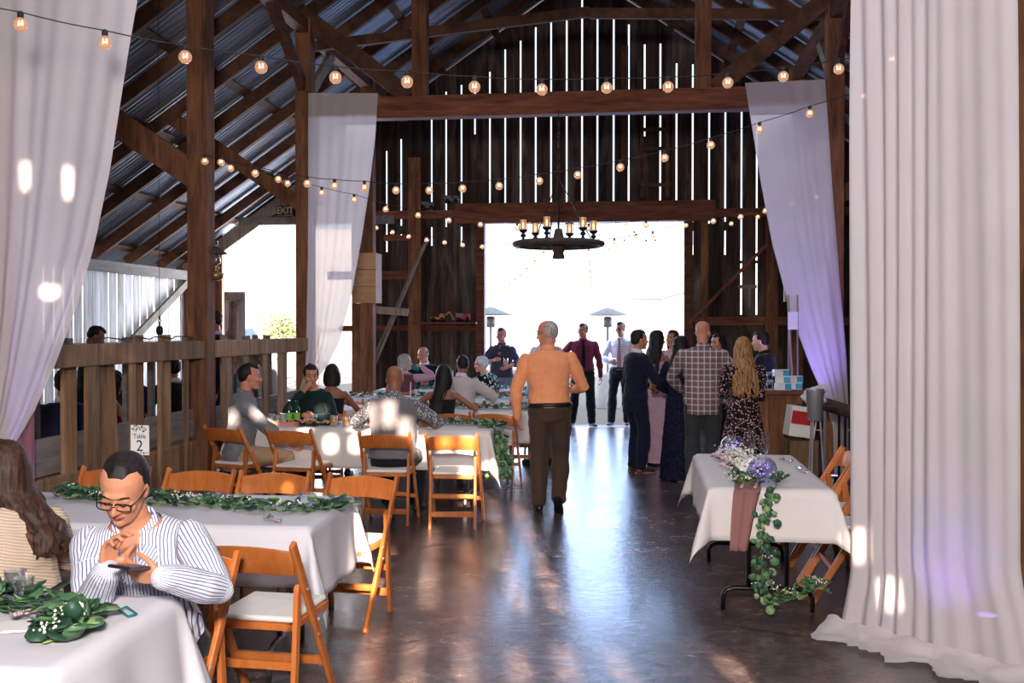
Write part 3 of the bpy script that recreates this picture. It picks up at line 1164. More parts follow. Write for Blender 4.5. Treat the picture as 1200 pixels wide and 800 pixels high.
        if kind == 'jacket':
            mc = MB()
            ring = lambda sc, dz: [tp(.0, -.004, .535 + dz) + (p - tp(0, -.004, .535)) * sc for p in neckc]
            mc.rings([ring(1.14, -.01), ring(1.18, .01), ring(1.06, .035), ring(.98, .035), ring(1.0, -.01)], cap=False)
            mc.build('shirt_collar', 'shirt_white', root, True)
            mc = MB()
            for s in (-1, 1):
                mc.prism([(0, .0), (.05 * s, -.02), (.085 * s, -.14), (.01 * s, -.30)], tp(.004 * s, .118, .50), TR @ V((1, 0, 0)), TR @ V((0, .06, 1)).normalized(), TR @ V((0, 1, 0)), .012)
            mc.build('lapel', mat, root, bevel=.003)
        if kind == 'shirt' and cuffs:
            for s in (-1, 1):
                mc = MB()
                a, e, wv = A[s]
                dn = (wv - e).normalized()
                mc.tube([wv - dn * .06, wv - dn * .045, wv - dn * .01, wv - dn * .005], [.034 * k, .040 * k, .039 * k, .034 * k], 18, False)
                cu_ = mc.build('cuff', mat, root, True)
                if face:
                    def cuffu(c):
                        r = (c - wv) - dn * (c - wv).dot(dn)
                        rf = (V((0, 0, 1)) - dn * dn.z).normalized()
                        return math.atan2(r.dot(dn.cross(rf)), r.dot(rf)) * .05
                    set_stripe(cu_, cuffu)
        if vest:
            mc = MB()
            torso(mc, .036 * k, -.02, .50, .006)
            for s in (-1, 1):
                mc.limb([tp(.115 * ws * s, .06, .40), tp(.105 * ws * s, .0, .49), tp(.11 * ws * s, -.075, .40)], [(.044 * k, .04 * k)] * 3, 10)
            mo = mc.voxel('vest', vest, root, .0065, 3)
            wrinkle(mo, .006)
    if tie:
        mc = MB()
        pts = [(.022, .505), (.018, .47), (.03, .34), (.036, .2), (.038, .06), (0, .02)] if not vest else [(.022, .505), (.018, .47), (.028, .40), (.02, .36)]
        for (w0, z0_), (w1, z1_) in zip(pts, pts[1:]):
            a0, a1 = tp(0, front(z0_), z0_), tp(0, front(z1_), z1_)
            sx = TR @ V((1, 0, 0))
            mc.rings([[a0 - sx * w0 * .9, a0 + sx * w0 * .9, a0 + sx * w0 * .9 - TR @ V((0, .012, 0)), a0 - sx * w0 * .9 - TR @ V((0, .012, 0))],
                      [a1 - sx * w1 * .9, a1 + sx * w1 * .9, a1 + sx * w1 * .9 - TR @ V((0, .012, 0)), a1 - sx * w1 * .9 - TR @ V((0, .012, 0))]])
        mc.box(tp(0, front(.505) - .004, .508), (.03, .02, .028), TR)
        mc.build('necktie', tie, root)
    if bottom:
        kind, mat = bottom[0], bottom[1]
        mb = MB()
        if kind == 'trousers':
            torso(mb, .020 * k, -.12, .05)
            for s in (-1, 1):
                leg(mb, s, .014, .024)
                h, kn, an, tl = L[s]
                mb.tube([kn.lerp(an, .7), kn.lerp(an, 1.06)], [.062 * k, .064 * k], 14)
            mo = mb.voxel('trousers', mat, root, max(.0065, vox), 3)
            wrinkle(mo, .008)
        elif kind == 'skirt':
            zb = (bottom[2] - P.z) / k
            mb.rings([torso_ring(zb, .24, .2), torso_ring(zb * .5, .21, .17), torso_ring(-.1, .19, .14), torso_ring(.05, .16, .12)])
            mb.voxel('skirt', mat, root, max(.0065, vox), 3)
        if belt:
            mc = MB()
            def pr(z):
                for a_, b_ in zip(prof, prof[1:]):
                    if a_[0] <= z <= b_[0]:
                        f_ = (z - a_[0]) / (b_[0] - a_[0])
                        return [a_[i] + (b_[i] - a_[i]) * f_ for i in range(4)]
            rr_ = []
            for z_ in (.012, .05):
                q = pr(z_)
                rr_.append(torso_ring(z_, q[1] + .036, q[2] + .034, q[3], 28))
            mc.rings(rr_, cap=False)
            mc.build('belt', 'belt_black', root, True, solid=.006)
    if shoes and not no_legs:
        for s in (-1, 1):
            h, kn, an, tl = L[s]
            mb = MB()
            upv = V((0, 0, 1)) - tl * tl.z
            if upv.length < .3:
                upv = V((0, -1, 0)) - tl * (-tl.y)
            upv.normalize()
            sd = tl.cross(upv).normalized()
            M3 = Matrix((sd, tl, upv)).transposed()
            heel = an - upv * .06 * k
            mb.limb([heel - tl * .035 * k, heel + tl * .06 * k, heel + tl * .155 * k], [(.037 * k, .038 * k), (.043 * k, .038 * k), (.040 * k, .024 * k)], 14, 1, upv)
            mb.limb([heel + upv * .0, an + upv * (.02 if not female else -.03) * k], [.044 * k, .042 * k], 12)
            so = mb.voxel('shoe', shoes, root, .006, 2)
            ms = MB()
            out = []
            for i in range(20):
                t = 2 * PI * i / 20
                ly = math.sin(t) * .142 + .058
                lx = math.cos(t) * (.040 + .006 * math.sin(t))
                out.append((lx * k, ly * k))
            ms.prism(out, heel - upv * .028 * k, sd, tl, upv, -.0 + .018 * k)
            ms.build('sole', 'sole_white' if shoes == 'shoe_grey' else 'shoe_sole' if shoes == 'shoe_brown' else 'shoe_black', so)
    if glasses:
        mc = MB()
        for s in (-1, 1):
            c = hp(.033 * s, .108, -.004)
            pts = []
            for i in range(20):
                t = 2 * PI * i / 20
                ex = math.copysign(abs(math.cos(t)) ** .6, math.cos(t)) * .0285
                ez = math.copysign(abs(math.sin(t)) ** .6, math.sin(t)) * .0165
                pts.append(c + HR @ V((ex * hk, -.004 * abs(ex) / .0265, ez * hk)))
            mc.tube(pts, .0021 if face else .003, 6, closed=True)
            mc.tube([hp(.060 * s, .104, .004), hp(.078 * s, .06, .006), hp(.082 * s, .0, .006)], .0018 if face else .003, 6)
        mc.tube([hp(-.0075, .112, .0), hp(0, .115, .003), hp(.0075, .112, .0)], .0015, 6)
        mc.build('glasses', 'black_metal', root, True)
    info = dict(root=root, hp=hp, tp=tp, HR=HR, TR=TR, A=A, L=L, hk=hk, k=k)
    if extras:
        extras(info)
    return info
# ------------------------------------------------------------------ the barn
XL, XR = -4.05, 2.2            # post lines
RX, RZ, SL = -.97, 7.62, .68   # ridge position and roof pitch
YG = 17.4                      # gable wall
BENTS = [3.2, 6.2, 9.1, 12.1, 15.0]
roof_z = lambda x: RZ - SL * abs(x - RX)
EL, ER = -8.1, 6.2

struct('floor', MB().span(-8.6, 6.8, -1.6, 17.3, -.12, 0), 'stained_concrete')
struct('ground', MB().span(-80, 80, 17.3, 60, -.2, -.03), 'ground_gravel')
struct('ground_side', MB().span(-80, -8.6, -30, 17.3, -.2, -.03), 'ground_gravel')

def hill(u, v):
    x = -170 + 340 * u
    y = 50 + 130 * v
    z = -.1 + 21 * (v ** 1.25) * (.8 + .25 * math.sin(u * 5 + 1)) + noise.noise(V((x * .03, y * .03, 0))) * 3 * v
    return V((x, y, z))
hb = MB(); hb.grid(hill, 60, 30)
o = struct('hillside', hb, 'hill_grass', True)

# roof: corrugated sheets, ribs running down the slope
def roof(name, x_eave):
    mb = MB()
    y0, y1, pitch = -1.4, YG + .35, .09
    n = int((y1 - y0) / pitch * 6)
    rs = []
    for i in range(n + 1):
        y = y0 + (y1 - y0) * i / n
        dz = .012 * math.sin(2 * PI * y / pitch)
        rs.append((y, dz))
    vs, fs = [], []
    for (y, dz) in rs:
        for f in (0, .25, .5, .75, 1):
            x = RX + (x_eave - RX) * f
            vs.append((x, y, roof_z(x) + .10 + dz))
    for i in range(n):
        for j in range(4):
            a = i * 5 + j
            fs.append((a, a + 1, a + 6, a + 5))
    mb.add(vs, fs)
    return struct(name, mb, 'corrugated_steel', True, solid=.004)
roof('roof_left', EL - .25)
roof('roof_right', ER + .25)
struct('roof_ridge', MB().span(RX - .02, RX + .02, -1.3, YG, RZ - .16, RZ + .04), 'rafter_wood')

k = 0
y = -1.1
while y < YG - .2:
    for xe, nm in ((EL, 'roof_rafter'), (ER, 'roof_rafter')):
        mb = MB()
        mb.beam((RX, y, RZ - .05), (xe, y, roof_z(xe) - .05), .07, .16)
        struct(nm, mb, 'rafter_wood')
    y += 1.1
# skip sheathing between rafters and metal
for side in (-1, 1):
    d = .55
    while d < 7.2:
        x = RX + side * d
        if EL < x < ER:
            mb = MB()
            mb.box((x, (YG - 1.3) / 2, roof_z(x) + .055), (.12, YG + 1.3, .025), Matrix.Rotation(side * math.atan(SL), 3, 'Y'))
            struct('roof_batten', mb, 'rafter_wood')
        d += .92

# posts and frames
def post(x, y, z1, w=.19, mat='beam_wood'):
    return struct('post', MB().span(x - w / 2, x + w / 2, y - w / 2, y + w / 2, 0, z1), mat, bevel=.006)
for yb in BENTS:
    post(XL, yb, roof_z(XL) - .1, .19)
    post(XR, yb, roof_z(XR) - .1, .19)
struct('aisle_post', MB().span(-7.75, -7.6, 12.0, 12.15, 0, 3.0), 'beam_wood')

def frame(yb, tie=True):
    if tie:
        struct('tie_beam', MB().span(XL - .1, XR + .1, yb - .09, yb + .09, 4.19, 4.45), 'beam_wood_x', bevel=.006)
        for x in (-2.62, .72):
            struct('queen_post', MB().span(x - .09, x + .09, yb - .08, yb + .08, 4.45, roof_z(x) - .08), 'beam_wood', bevel=.005)
        struct('roof_brace', MB().beam((-2.75, yb, 4.45), (XL - .1, yb, 5.55), .1, .2), 'rafter_wood')
        struct('roof_brace', MB().beam((.85, yb, 4.45), (XR + .15, yb, 5.62), .1, .2), 'rafter_wood')
        struct('collar_beam', MB().beam((XL, yb + .1, 5.12), (-.6, yb + .1, 5.42), .06, .12), 'rafter_wood')
        struct('collar_beam', MB().beam((-.6, yb + .16, 5.42), (XR, yb + .1, 5.28), .06, .12), 'rafter_wood')
    for x, sgn in ((XL, -1), (XR, 1)):
        struct('knee_brace', MB().beam((x, yb + .02, 3.14), (x + sgn * 1.75, yb + .02, 4.3), .06, .17), 'beam_wood')
frame(12.1)
frame(3.2)
frame(6.2)
for x, sg in ((XL, 1), (XR, -1)):
    struct('knee_brace', MB().beam((x, 9.1, 3.1), (x, 9.1, 5.3), .05, .05), 'beam_wood')
    struct('knee_brace', MB().beam((x - sg * 1.75, 9.14, 4.2), (x, 9.14, 3.05), .06, .24), 'beam_wood')
    struct('roof_brace', MB().beam((x, 12.0, 4.6), (x, 10.7, 5.45), .08, .16), 'beam_wood_y')
    struct('roof_brace', MB().beam((x, 12.2, 4.5), (x + .0, 13.4, 5.45), .06, .14), 'pale_brace')
struct('purlin', MB().span(XL - .07, XL + .07, -1.2, YG, roof_z(XL) - .28, roof_z(XL) - .12), 'beam_wood_y')
struct('purlin', MB().span(XR - .07, XR + .07, -1.2, YG, roof_z(XR) - .28, roof_z(XR) - .12), 'beam_wood_y')

# gable wall: vertical boards with daylight between some of them
DX0, DX1, DZ = -2.66, .75, 3.46
AX0, AX1, AZ = -7.35, -4.75, 3.50          # aisle opening
def gx(px):
    return at_y(px, 200, YG).x
slits = []
for px in (432, 453, 470, 487.5, 505.7, 522.7, 540.7, 556.5, 574, 592, 610, 627.7, 645.7, 664, 682, 700, 719, 736.7, 755.3, 773.7, 792.7, 811.7, 831, 850, 869, 887, 905.5, 925):
    slits.append(gx(px))
open_lo = {453: (3.9, 4.8), 470: (3.45, 4.9)}
wall = MB()
xs = [EL - .1]
x = EL - .1
while x < slits[0] - .3:
    x += .262
    xs.append(x)
xs += slits
while xs[-1] < ER + .1:
    xs.append(xs[-1] + .262)
rnd = random.Random(11)
def wboard(x0, x1, z0, z1, y=YG):
    """board clipped by the roof slope"""
    if z1 - z0 < .02 or x1 - x0 < .004:
        return
    t0, t1 = min(z1, roof_z(x0) + .07), min(z1, roof_z(x1) + .07)
    if max(t0, t1) <= z0:
        return
    t0, t1 = max(t0, z0 + .001), max(t1, z0 + .001)
    y1 = y + .024
    vs = [(x0, y, z0), (x1, y, z0), (x1, y1, z0), (x0, y1, z0), (x0, y, t0), (x1, y, t1), (x1, y1, t1), (x0, y1, t0)]
    wall.add(vs, [(3, 2, 1, 0), (4, 5, 6, 7), (0, 1, 5, 4), (1, 2, 6, 5), (2, 3, 7, 6), (3, 0, 4, 7)])
def zones(x0, x1):
    """solid z ranges for a board between x0 and x1"""
    xm = (x0 + x1) / 2
    if DX0 - .02 < xm < DX1 + .02:
        return [(DZ, 9)]
    if AX0 < xm < AX1:
        return [(AZ, 9)]
    return [(0, 9)]
def put(x0, x1, y=YG):
    cuts = sorted({x0, x1, *[c for c in (DX0, DX1, AX0, AX1) if x0 < c < x1]})
    for a, b in zip(cuts, cuts[1:]):
        for z0, z1 in zones(a, b):
            wboard(a, b, z0, z1, y)
G = .0135
for i in range(len(xs) - 1):
    put(xs[i] + G, xs[i + 1] - G, YG + rnd.uniform(0, .006))
for i, x in enumerate(xs):
    if x in slits[1:-1]:
        j = slits.index(x)
        # daylight only above the door head, more narrowly lower down
        solid = [(0, 3.42)]
        hi_top = roof_z(x) - (.25 + .3 * rnd.random())
        solid.append((hi_top, 9))
        if j in (3, 7):
            solid = [(0, 5.0 if j == 7 else 9), (hi_top, 9)]
        if j == 18:
            solid = [(0, 4.9), (hi_top, 9)]
        if j in (21, 23):
            solid = [(0, 2.9), (3.3, 3.45), (hi_top, 9)]
        if j in (24, 25, 26):
            solid = [(0, 1.9), (2.75, 2.8), (3.55, 3.6), (hi_top, 9)]
        if j in (4, 6):
            solid = [(0, 3.1), (3.42, 3.6), (hi_top, 9)]
        if j == 1:
            solid = [(0, 3.0), (3.2, 3.3), (4.75, 9)]
        if j == 2:
            solid = [(0, 3.2), (3.3, 3.45), (4.95, 9)]
        for z0, z1 in solid:
            for a, b in ((x - G, x + G),):
                for q0, q1 in zones(a, b):
                    wboard(a, b, max(z0, q0), min(z1, q1), YG + .004)
    else:
        put(x - G, x + G, YG + .004)
struct('wall_back', wall, 'gable_boards')
# opening in the peak
# framing on the gable
struct('door_header', MB().span(-3.14, 1.24, YG - .16, YG - .01, 3.46, 3.80), 'beam_wood_x', bevel=.006)
struct('door_jamb_left', MB().span(DX0 - .12, DX0 + .02, YG - .1, YG + .06, 0, 3.46), 'shelf_wood')
struct('door_jamb_right', MB().span(DX1 - .02, DX1 + .12, YG - .1, YG + .06, 0, 3.46), 'shelf_wood')
struct('gable_girt', MB().span(-3.9, 2.4, YG - .09, YG - .01, 5.55, 5.66), 'beam_wood_x')
struct('gable_girt', MB().span(-5.2, -3.1, YG - .08, YG - .01, 3.56, 3.70), 'beam_wood_x')
struct('gable_girt', MB().span(1.2, 4.5, YG - .08, YG - .01, 3.52, 3.66), 'beam_wood_x')
struct('gable_girt', MB().span(.9, 5.5, YG - .08, YG - .01, 1.72, 1.86), 'beam_wood_x')
struct('gable_girt', MB().span(-5.2, -2.7, YG - .07, YG - .01, 1.62, 1.72), 'shelf_wood')
struct('gable_girt', MB().span(-5.4, -3.9, YG - .10, YG - .01, 2.52, 2.66), 'beam_wood_x')
struct('gable_girt', MB().span(-4.4, -3.9, YG - .10, YG - .01, 3.18, 3.28), 'beam_wood_x')
struct('gable_stud', MB().span(-3.95, -3.73, YG - .16, YG - .01, 0, 4.6), 'beam_wood')
struct('gable_stud', MB().span(-4.95, -4.78, YG - .16, YG - .01, 0, 4.4), 'beam_wood')
struct('gable_stud', MB().span(2.05, 2.25, YG - .16, YG - .01, 0, 5.3), 'beam_wood')
struct('gable_stud', MB().span(1.0, 1.12, YG - .12, YG - .01, 0, 3.5), 'beam_wood')
struct('gable_stud', MB().span(-.32, -.20, YG - .12, YG - .01, 4.4, 6.4), 'rafter_wood')
a, b = at_y(500, 283, YG - .12), at_y(430, 440, YG - .12)
struct('gable_brace', MB().beam(a, b, .05, .16, (0, 1, 0)), 'pale_brace')
struct('gable_brace', MB().beam(at_y(500, 283, YG - .2), at_y(432, 445, YG - .2), .04, .03, (0, 1, 0)), 'grey_plank')
a, b = at_y(900, 285, YG - .13), at_y(808, 378, YG - .13)
struct('gable_brace', MB().beam(a, b, .05, .14, (0, 1, 0)), 'beam_wood_x')
struct('gable_brace', MB().beam(at_y(432, 362, 16.2), at_y(478, 366, 16.2), .05, .12), 'pale_brace')
# trim round the aisle opening
struct('aisle_header', MB().span(-7.0, -4.2, YG - .12, YG - .01, 3.48, 3.62), 'grey_plank')
struct('aisle_brace', MB().beam((-8.0, YG - .07, roof_z(-8.0) - .16), (-5.9, YG - .07, roof_z(-5.9) - .16), .06, .22), 'pale_brace')
struct('aisle_jamb', MB().span(-7.5, -7.32, YG - .1, YG, 0, 3.1), 'beam_wood')

# side walls
def side_wall(name, x, y0, y1, z1, mat, pitch, gap, seed):
    mb = MB()
    rn = random.Random(seed)
    y = y0
    while y < y1:
        g = gap * rn.choice((.3, 1, 1, 1.3))
        mb.span(x, x + .014, y, min(y + pitch - g, y1), 0, z1 + rn.uniform(-.01, .01))
        y += pitch
    return struct(name, mb, mat)
side_wall('wall_left', -7.85, -1.2, YG, 2.62, 'whitewash_boards', .24, .05, 3)
side_wall('wall_right', 6.0, -1.2, YG, 2.8, 'gable_boards', .262, .006, 4)
struct('wall_left_rail', MB().span(-7.82, -7.72, 8, YG, 2.5, 2.66), 'grey_plank')
struct('wall_left_rail', MB().span(-7.82, -7.74, 8, YG, 1.35, 1.47), 'grey_plank')
struct('wall_left_brace', MB().beam((-7.74, 16.9, 2.5), (-7.74, 14.3, 1.2), .05, .12), 'pale_brace')
struct('wall_left_stud', MB().span(-7.84, -7.66, 16.9, 17.1, 0, 2.8), 'beam_wood')

# wall behind the camera: old siding with slots the low sun comes through
SUN_AZ, SUN_EL = R(10.9), R(17)
YW = -1.2
def to_wall(p):
    """where the ray that reaches p crosses the wall behind the camera"""
    d = (p.y - YW)
    return p.x + d * math.tan(SUN_AZ), p.z + d / math.cos(SUN_AZ) * math.tan(SUN_EL)
holes = []
def fslot(px0, py0, px1, py1, w=.12):
    a, b = to_wall(at_z(px0, py0)), to_wall(at_z(px1, py1))
    holes.append(((a[0] + b[0]) / 2, min(a[1], b[1]), max(a[1], b[1]), w))
def wslot(px, py0, py1, y, w=.12):
    a, b = to_wall(at_y(px, py0, y)), to_wall(at_y(px, py1, y))
    holes.append((a[0], min(a[1], b[1]), max(a[1], b[1]), w))
for q in ((608, 590, 652, 716), (580, 583, 600, 713), (511, 618, 498, 713), (545, 560, 545, 600), (458, 640, 440, 700),
          (443, 740, 417, 800), (490, 748, 478, 800), (603, 757, 610, 800), (650, 753, 677, 800), (713, 758, 740, 800), (840, 768, 877, 800), (545, 752, 545, 800)):
    fslot(*q)
for q in ((434, 472, 503, 8.75), (456, 469, 500, 8.75), (476, 490, 516, 8.75), (411, 476, 490, 8.75), (388, 512, 528, 9.15), (418, 512, 528, 9.15), (358, 500, 508, 9.15),
          (376, 473, 490, 9.9), (522, 517, 532, 8.6), (546, 519, 534, 8.6), (576, 540, 556, 9.0),
          (145, 412, 422, 7.5), (300, 470, 484, 8.7), (268, 478, 495, 8.8), (492, 508, 530, 8.9),
          (26, 184, 216, 6.0), (76, 190, 226, 6.0), (1035, 612, 652, 5.5), (1078, 672, 712, 5.3),
          (330, 560, 568, 5.8), (210, 571, 577, 5.8)):
    wslot(*q, w=(.085 if q[3] > 9 else .11) if q[3] > 6.1 or q[3] < 5.2 else .038)
wf = MB()
X0, X1 = -9.2, 7.2
ztop = 8.3
xc = sorted({X0, X1} | {h[0] - h[3] / 2 for h in holes} | {h[0] + h[3] / 2 for h in holes})
for a, b in zip(xc, xc[1:]):
    m = (a + b) / 2
    cut = sorted([(h[1], h[2]) for h in holes if h[0] - h[3] / 2 < m < h[0] + h[3] / 2])
    z = -.3
    for c0, c1 in cut:
        if c0 > z:
            wf.span(a, b, YW - .03, YW, z, c0)
        z = max(z, c1)
    wf.span(a, b, YW - .03, YW, z, ztop)
struct('wall_front', wf, 'wall_plain')
# ------------------------------------------------------------------ folding chairs
def make_chair(label, loc, rz, group, cushion_mat='cushion'):
    t = thing('folding_chair', label, 'chair', loc, rz, group)
    hw = .215
    for s in (-1, 1):
        mb = MB()
        mb.beam((hw * s, -.25, .80), (hw * s, .235, 0), .022, .042, (0, 1, 0))
        mb.build('long_rail', 'chair_wood', t, bevel=.006)
        mb = MB()
        x = (hw - .026) * s
        # rear leg with a rounded head
        out = []
        for i in range(7):
            a = PI * i / 6
            out.append((.021 * math.cos(a), .585 + .021 * math.sin(a)))
        out += [(-.021 - .06, 0), (.021 - .06, 0)]
        mb.prism([(p, q) for p, q in out], (x - .011, -.135, 0), (0, 1, 0), (0, 0, 1), (1, 0, 0), .022)
        mb.build('rear_leg', 'chair_wood', t, bevel=.004)
    # curved top slat
    mb = MB()
    n = 14
    rs = []
    for i in range(n + 1):
        f = -1 + 2 * i / n
        x = (hw - .006) * f
        y = -.225 - .03 * (1 - f * f)
        z0 = .655 + .012 * (1 - f * f)
        z1 = .765 + .022 * (1 - f * f)
        dy = .04
        rs.append([V((x, y + dy * .55 - .007, z0)), V((x, y + dy * .55 + .007, z0)), V((x, y - .015 + .007, z1)), V((x, y - .015 - .007, z1))])
    mb.rings(rs)
    mb.build('back_slat', 'chair_wood', t, True, bevel=.004)
    mb = MB()
    mb.beam((-hw, -.02 + .12, .215), (hw, -.02 + .12, .215), .03, .035)
    mb.build('front_stretcher', 'chair_wood', t, bevel=.004)
    for z in (.12, .27):
        mb = MB()
        yy = -.135 - .06 * (1 - z / .585)
        mb.beam((-hw + .03, yy, z), (hw - .03, yy, z), .018, .035 if z > .2 else .045)
        mb.build('rear_stretcher', 'chair_wood', t, bevel=.003)
    mb = MB()
    hs = hw - .03
    mb.span(-hs, hs, -.17, -.14, .415, .445).span(-hs, hs, .20, .23, .415, .445).span(-hs, -hs + .03, -.17, .23, .415, .445).span(hs - .03, hs, -.17, .23, .415, .445)
    mb.build('seat_frame', 'chair_wood', t, bevel=.004)
    mb = MB()
    mb.span(-hs + .008, hs - .008, -.16, .222, .446, .472)
    mb.build('seat_pad', cushion_mat, t, bevel=.012)
    mb = MB()
    for s in (-1, 1):
        for (yy, zz) in ((-.118, .583), (.0, .425), (.0, .36)):
            mb.cyl((s * (hw + .011), yy - .0, zz), (s * (hw + .016), yy, zz), .007, n=8)
    mb.build('bolts', 'steel', t)
    return t

PROTO_CHAIR = None
def chair(label, x, y, rz, group=None):
    global PROTO_CHAIR
    if PROTO_CHAIR is None:
        PROTO_CHAIR = make_chair(label, (x, y, 0), R(rz), group)
        return PROTO_CHAIR
    c = copy_tree(PROTO_CHAIR, None, (x, y, 0), R(rz), label)
    if group:
        c['group'] = group
    elif 'group' in c:
        del c['group']
    return c

# ------------------------------------------------------------------ tables
def folding_table(label, cx, cy, rz, L, W, z=.735, black=False, legs='wishbone', group=None):
    t = thing('folding_table', label, 'table', (cx, cy, 0), R(rz), group)
    mb = MB()
    mb.span(-L / 2 + .01, L / 2 - .01, -W / 2 + .01, W / 2 - .01, z - .035, z - .006)
    mb.build('table_top', 'grey_plank' if not black else 'galvanised', t, bevel=.006)
    m = 'black_metal' if black else 'galvanised'
    along_x = L >= W
    a, b = (L / 2 - .22, W / 2 - .14) if along_x else (W / 2 - .16, L / 2 - .1)
    for s in (-1, 1):
        mb = MB()
        q = (lambda u, v, zz: V((s * u, v, zz))) if along_x else (lambda u, v, zz: V((v, s * u, zz)))
        b_ = b if along_x else L / 2 - .08
        # two uprights on an arched foot
        for v in (-.11, .11):
            mb.tube([q(a, v, z - .03), q(a, v, .13)], .014, 10)
        pts = [q(a, -b_, .0), q(a, -b_, .08), q(a, -b_ + .02, .115), q(a, -b_ + .06, .13), q(a, b_ - .06, .13), q(a, b_ - .02, .115), q(a, b_, .08), q(a, b_, 0)]
        mb.tube(pts, .015, 10)
        mb.build('leg_frame', m, t, True)
    return t

def tablecloth(label, cx, cy, rz, L, W, drop, mat='linen', z=.75, seed=1, group=None, flare=.16, wave=.018, ext=None):
    """a square-cut cloth lying on the table, hanging in soft folds with pointed corners"""
    dl, dw = (drop, drop) if not hasattr(drop, '__len__') else drop
    nu, nv = int((L + 2 * dl) / .035), int((W + 2 * dw) / .035)
    mb = MB()
    def fn(u, v):
        a = (u - .5) * (L + 2 * dl)
        b = (v - .5) * (W + 2 * dw)
        oa = max(0, abs(a) - L / 2)
        ob = max(0, abs(b) - W / 2)
        sa, sb = (1 if a > 0 else -1), (1 if b > 0 else -1)
        ca, cb = max(-L / 2, min(L / 2, a)), max(-W / 2, min(W / 2, b))
        r = math.hypot(oa, ob)
        if r < 1e-6:
            return V((ca, cb, z + .0015 + .002 * noise.noise(V((a * 4, b * 4, seed)))))
        dx, dy = oa / r * sa, ob / r * sb
        corner = 4 * (oa * ob) / (r * r) * .5
        hang = r
        out = .008 + flare * corner * hang * 1.5 + .03 * hang
        along = (b if oa > ob else a)
        ph = along * 15 + seed * 2.1
        wv = (math.sin(ph) * .6 + math.sin(ph * .53 + 1.3) * .6) * wave * min(1, hang * 3)
        if corner > .02:
            wv *= (1 - min(1, corner * 1.2))
            wv += math.sin(math.atan2(ob, oa) * 8) * .02 * hang * corner * 2
        out += wv + wave * min(1, hang * 3)
        hx = ca + dx * out
        hy = cb + dy * out
        zz = z - hang * (1 - .03 - .10 * corner) + .006 * (1 - math.exp(-hang * 60))
        zz = z - math.sqrt(max(0, (hang) ** 2 - out * out * .3)) if hang > .02 else z - hang * .7
        return V((hx, hy, max(.012, zz)))
    mb.grid(fn, nu, nv)
    o = mb.build('tablecloth', mat, None, True, fix=False, solid=.003)
    o.location = (cx, cy, 0)
    o.rotation_euler = (0, 0, R(rz))
    return tag(o, label, 'tablecloth', group)

# ------------------------------------------------------------------ greenery
def leaf(mb, p, d, n, L, W):
    """round eucalyptus leaf: slightly cupped disc with a thickness"""
    d = V(d).normalized()
    n = V(n)
    n = (n - d * n.dot(d))
    n = n.normalized() if n.length > 1e-5 else V((0, 0, 1))
    s = d.cross(n)
    pts = []
    for t in (0, .9, 1.9, PI, 2 * PI - 1.9, 2 * PI - .9):
        a = (1 - math.cos(t)) / 2
        pts.append(p + d * (L * (1 - a)) + s * (math.sin(t) * W / 2) + n * (abs(math.sin(t)) * W * .12))
    c = p + d * L * .5 - n * W * .02
    k = len(pts)
    mb.add([c] + pts, [(0, 1 + i, 1 + (i + 1) % k) for i in range(k)])

def garland(label, path, width=.11, density=150, leaf_size=.042, group=None, flowers=14, seed=3, hang=None, name='garland', pale=.25, cat='garland', thick=.05):
    pts = [V(p) for p in path]
    o = pts[0].copy()
    t = thing(name, label, cat, o, 0, group)
    rnd = random.Random(seed)
    seg = [(pts[i + 1] - pts[i]).length for i in range(len(pts) - 1)]
    tot = sum(seg)
    def at(f):
        d = f * tot
        for i, L in enumerate(seg):
            if d <= L or i == len(seg) - 1:
                return pts[i].lerp(pts[i + 1], min(1, d / L)), (pts[i + 1] - pts[i]).normalized()
            d -= L
    mbs = [MB(), MB(), MB()]
    st = MB()
    sp = [at(i / 24)[0] - o + V((0, 0, .006)) for i in range(25)]
    st.tube(sp, .0035, 6)
    for i in range(int(density * tot)):
        f = rnd.random()
        p, d = at(f)
        horizontal = abs(d.z) < .6
        side = d.cross(V((0, 0, 1))).normalized() if horizontal else V((1, 0, 0))
        up = V((0, 0, 1)) if horizontal else V((0, -1, 0))
        off = rnd.uniform(-1, 1)
        q = p + side * off * width * .5 + up * rnd.uniform(.008, thick)
        ld = (d * rnd.uniform(-.6, .8) + side * rnd.uniform(-1.2, 1.2) + V((0, 0, rnd.uniform(-.1, .35) if horizontal else rnd.uniform(-1, .1))))
        nn = up + V((rnd.uniform(-.6, .6), rnd.uniform(-.6, .6), rnd.uniform(-.3, .3)))
        L = leaf_size * rnd.uniform(.75, 1.35)
        r = rnd.random()
        leaf(mbs[0 if r > pale + .3 else 1 if r > pale * .5 else 2], q - o, ld, nn, L, L * rnd.uniform(.6, .95))
        if rnd.random() < .3:
            st.tube([p - o + V((0, 0, .008)), q - o], .0018, 5)
    for m, nm, mt in zip(mbs, ('dark_leaves', 'green_leaves', 'pale_leaves'), ('leaf_dark', 'leaf_mid', 'leaf_pale')):
        if m.v:
            m.build(nm, mt, t, True, fix=False, solid=.0012)
    st.build('stem', 'stem_green', t, True)
    if flowers:
        fb = MB()
        for c in range(flowers):
            p, d = at(rnd.random())
            p = p + V((rnd.uniform(-.4, .4) * width, rnd.uniform(-.4, .4) * width, thick * .8))
            for j in range(14):
                fb.ell(p - o + V((rnd.gauss(0, .018), rnd.gauss(0, .018), abs(rnd.gauss(0, .012)))), rnd.uniform(.003, .0055), None, 6, 4)
        fb.build('blossoms', 'blossom', t, True)
    return t

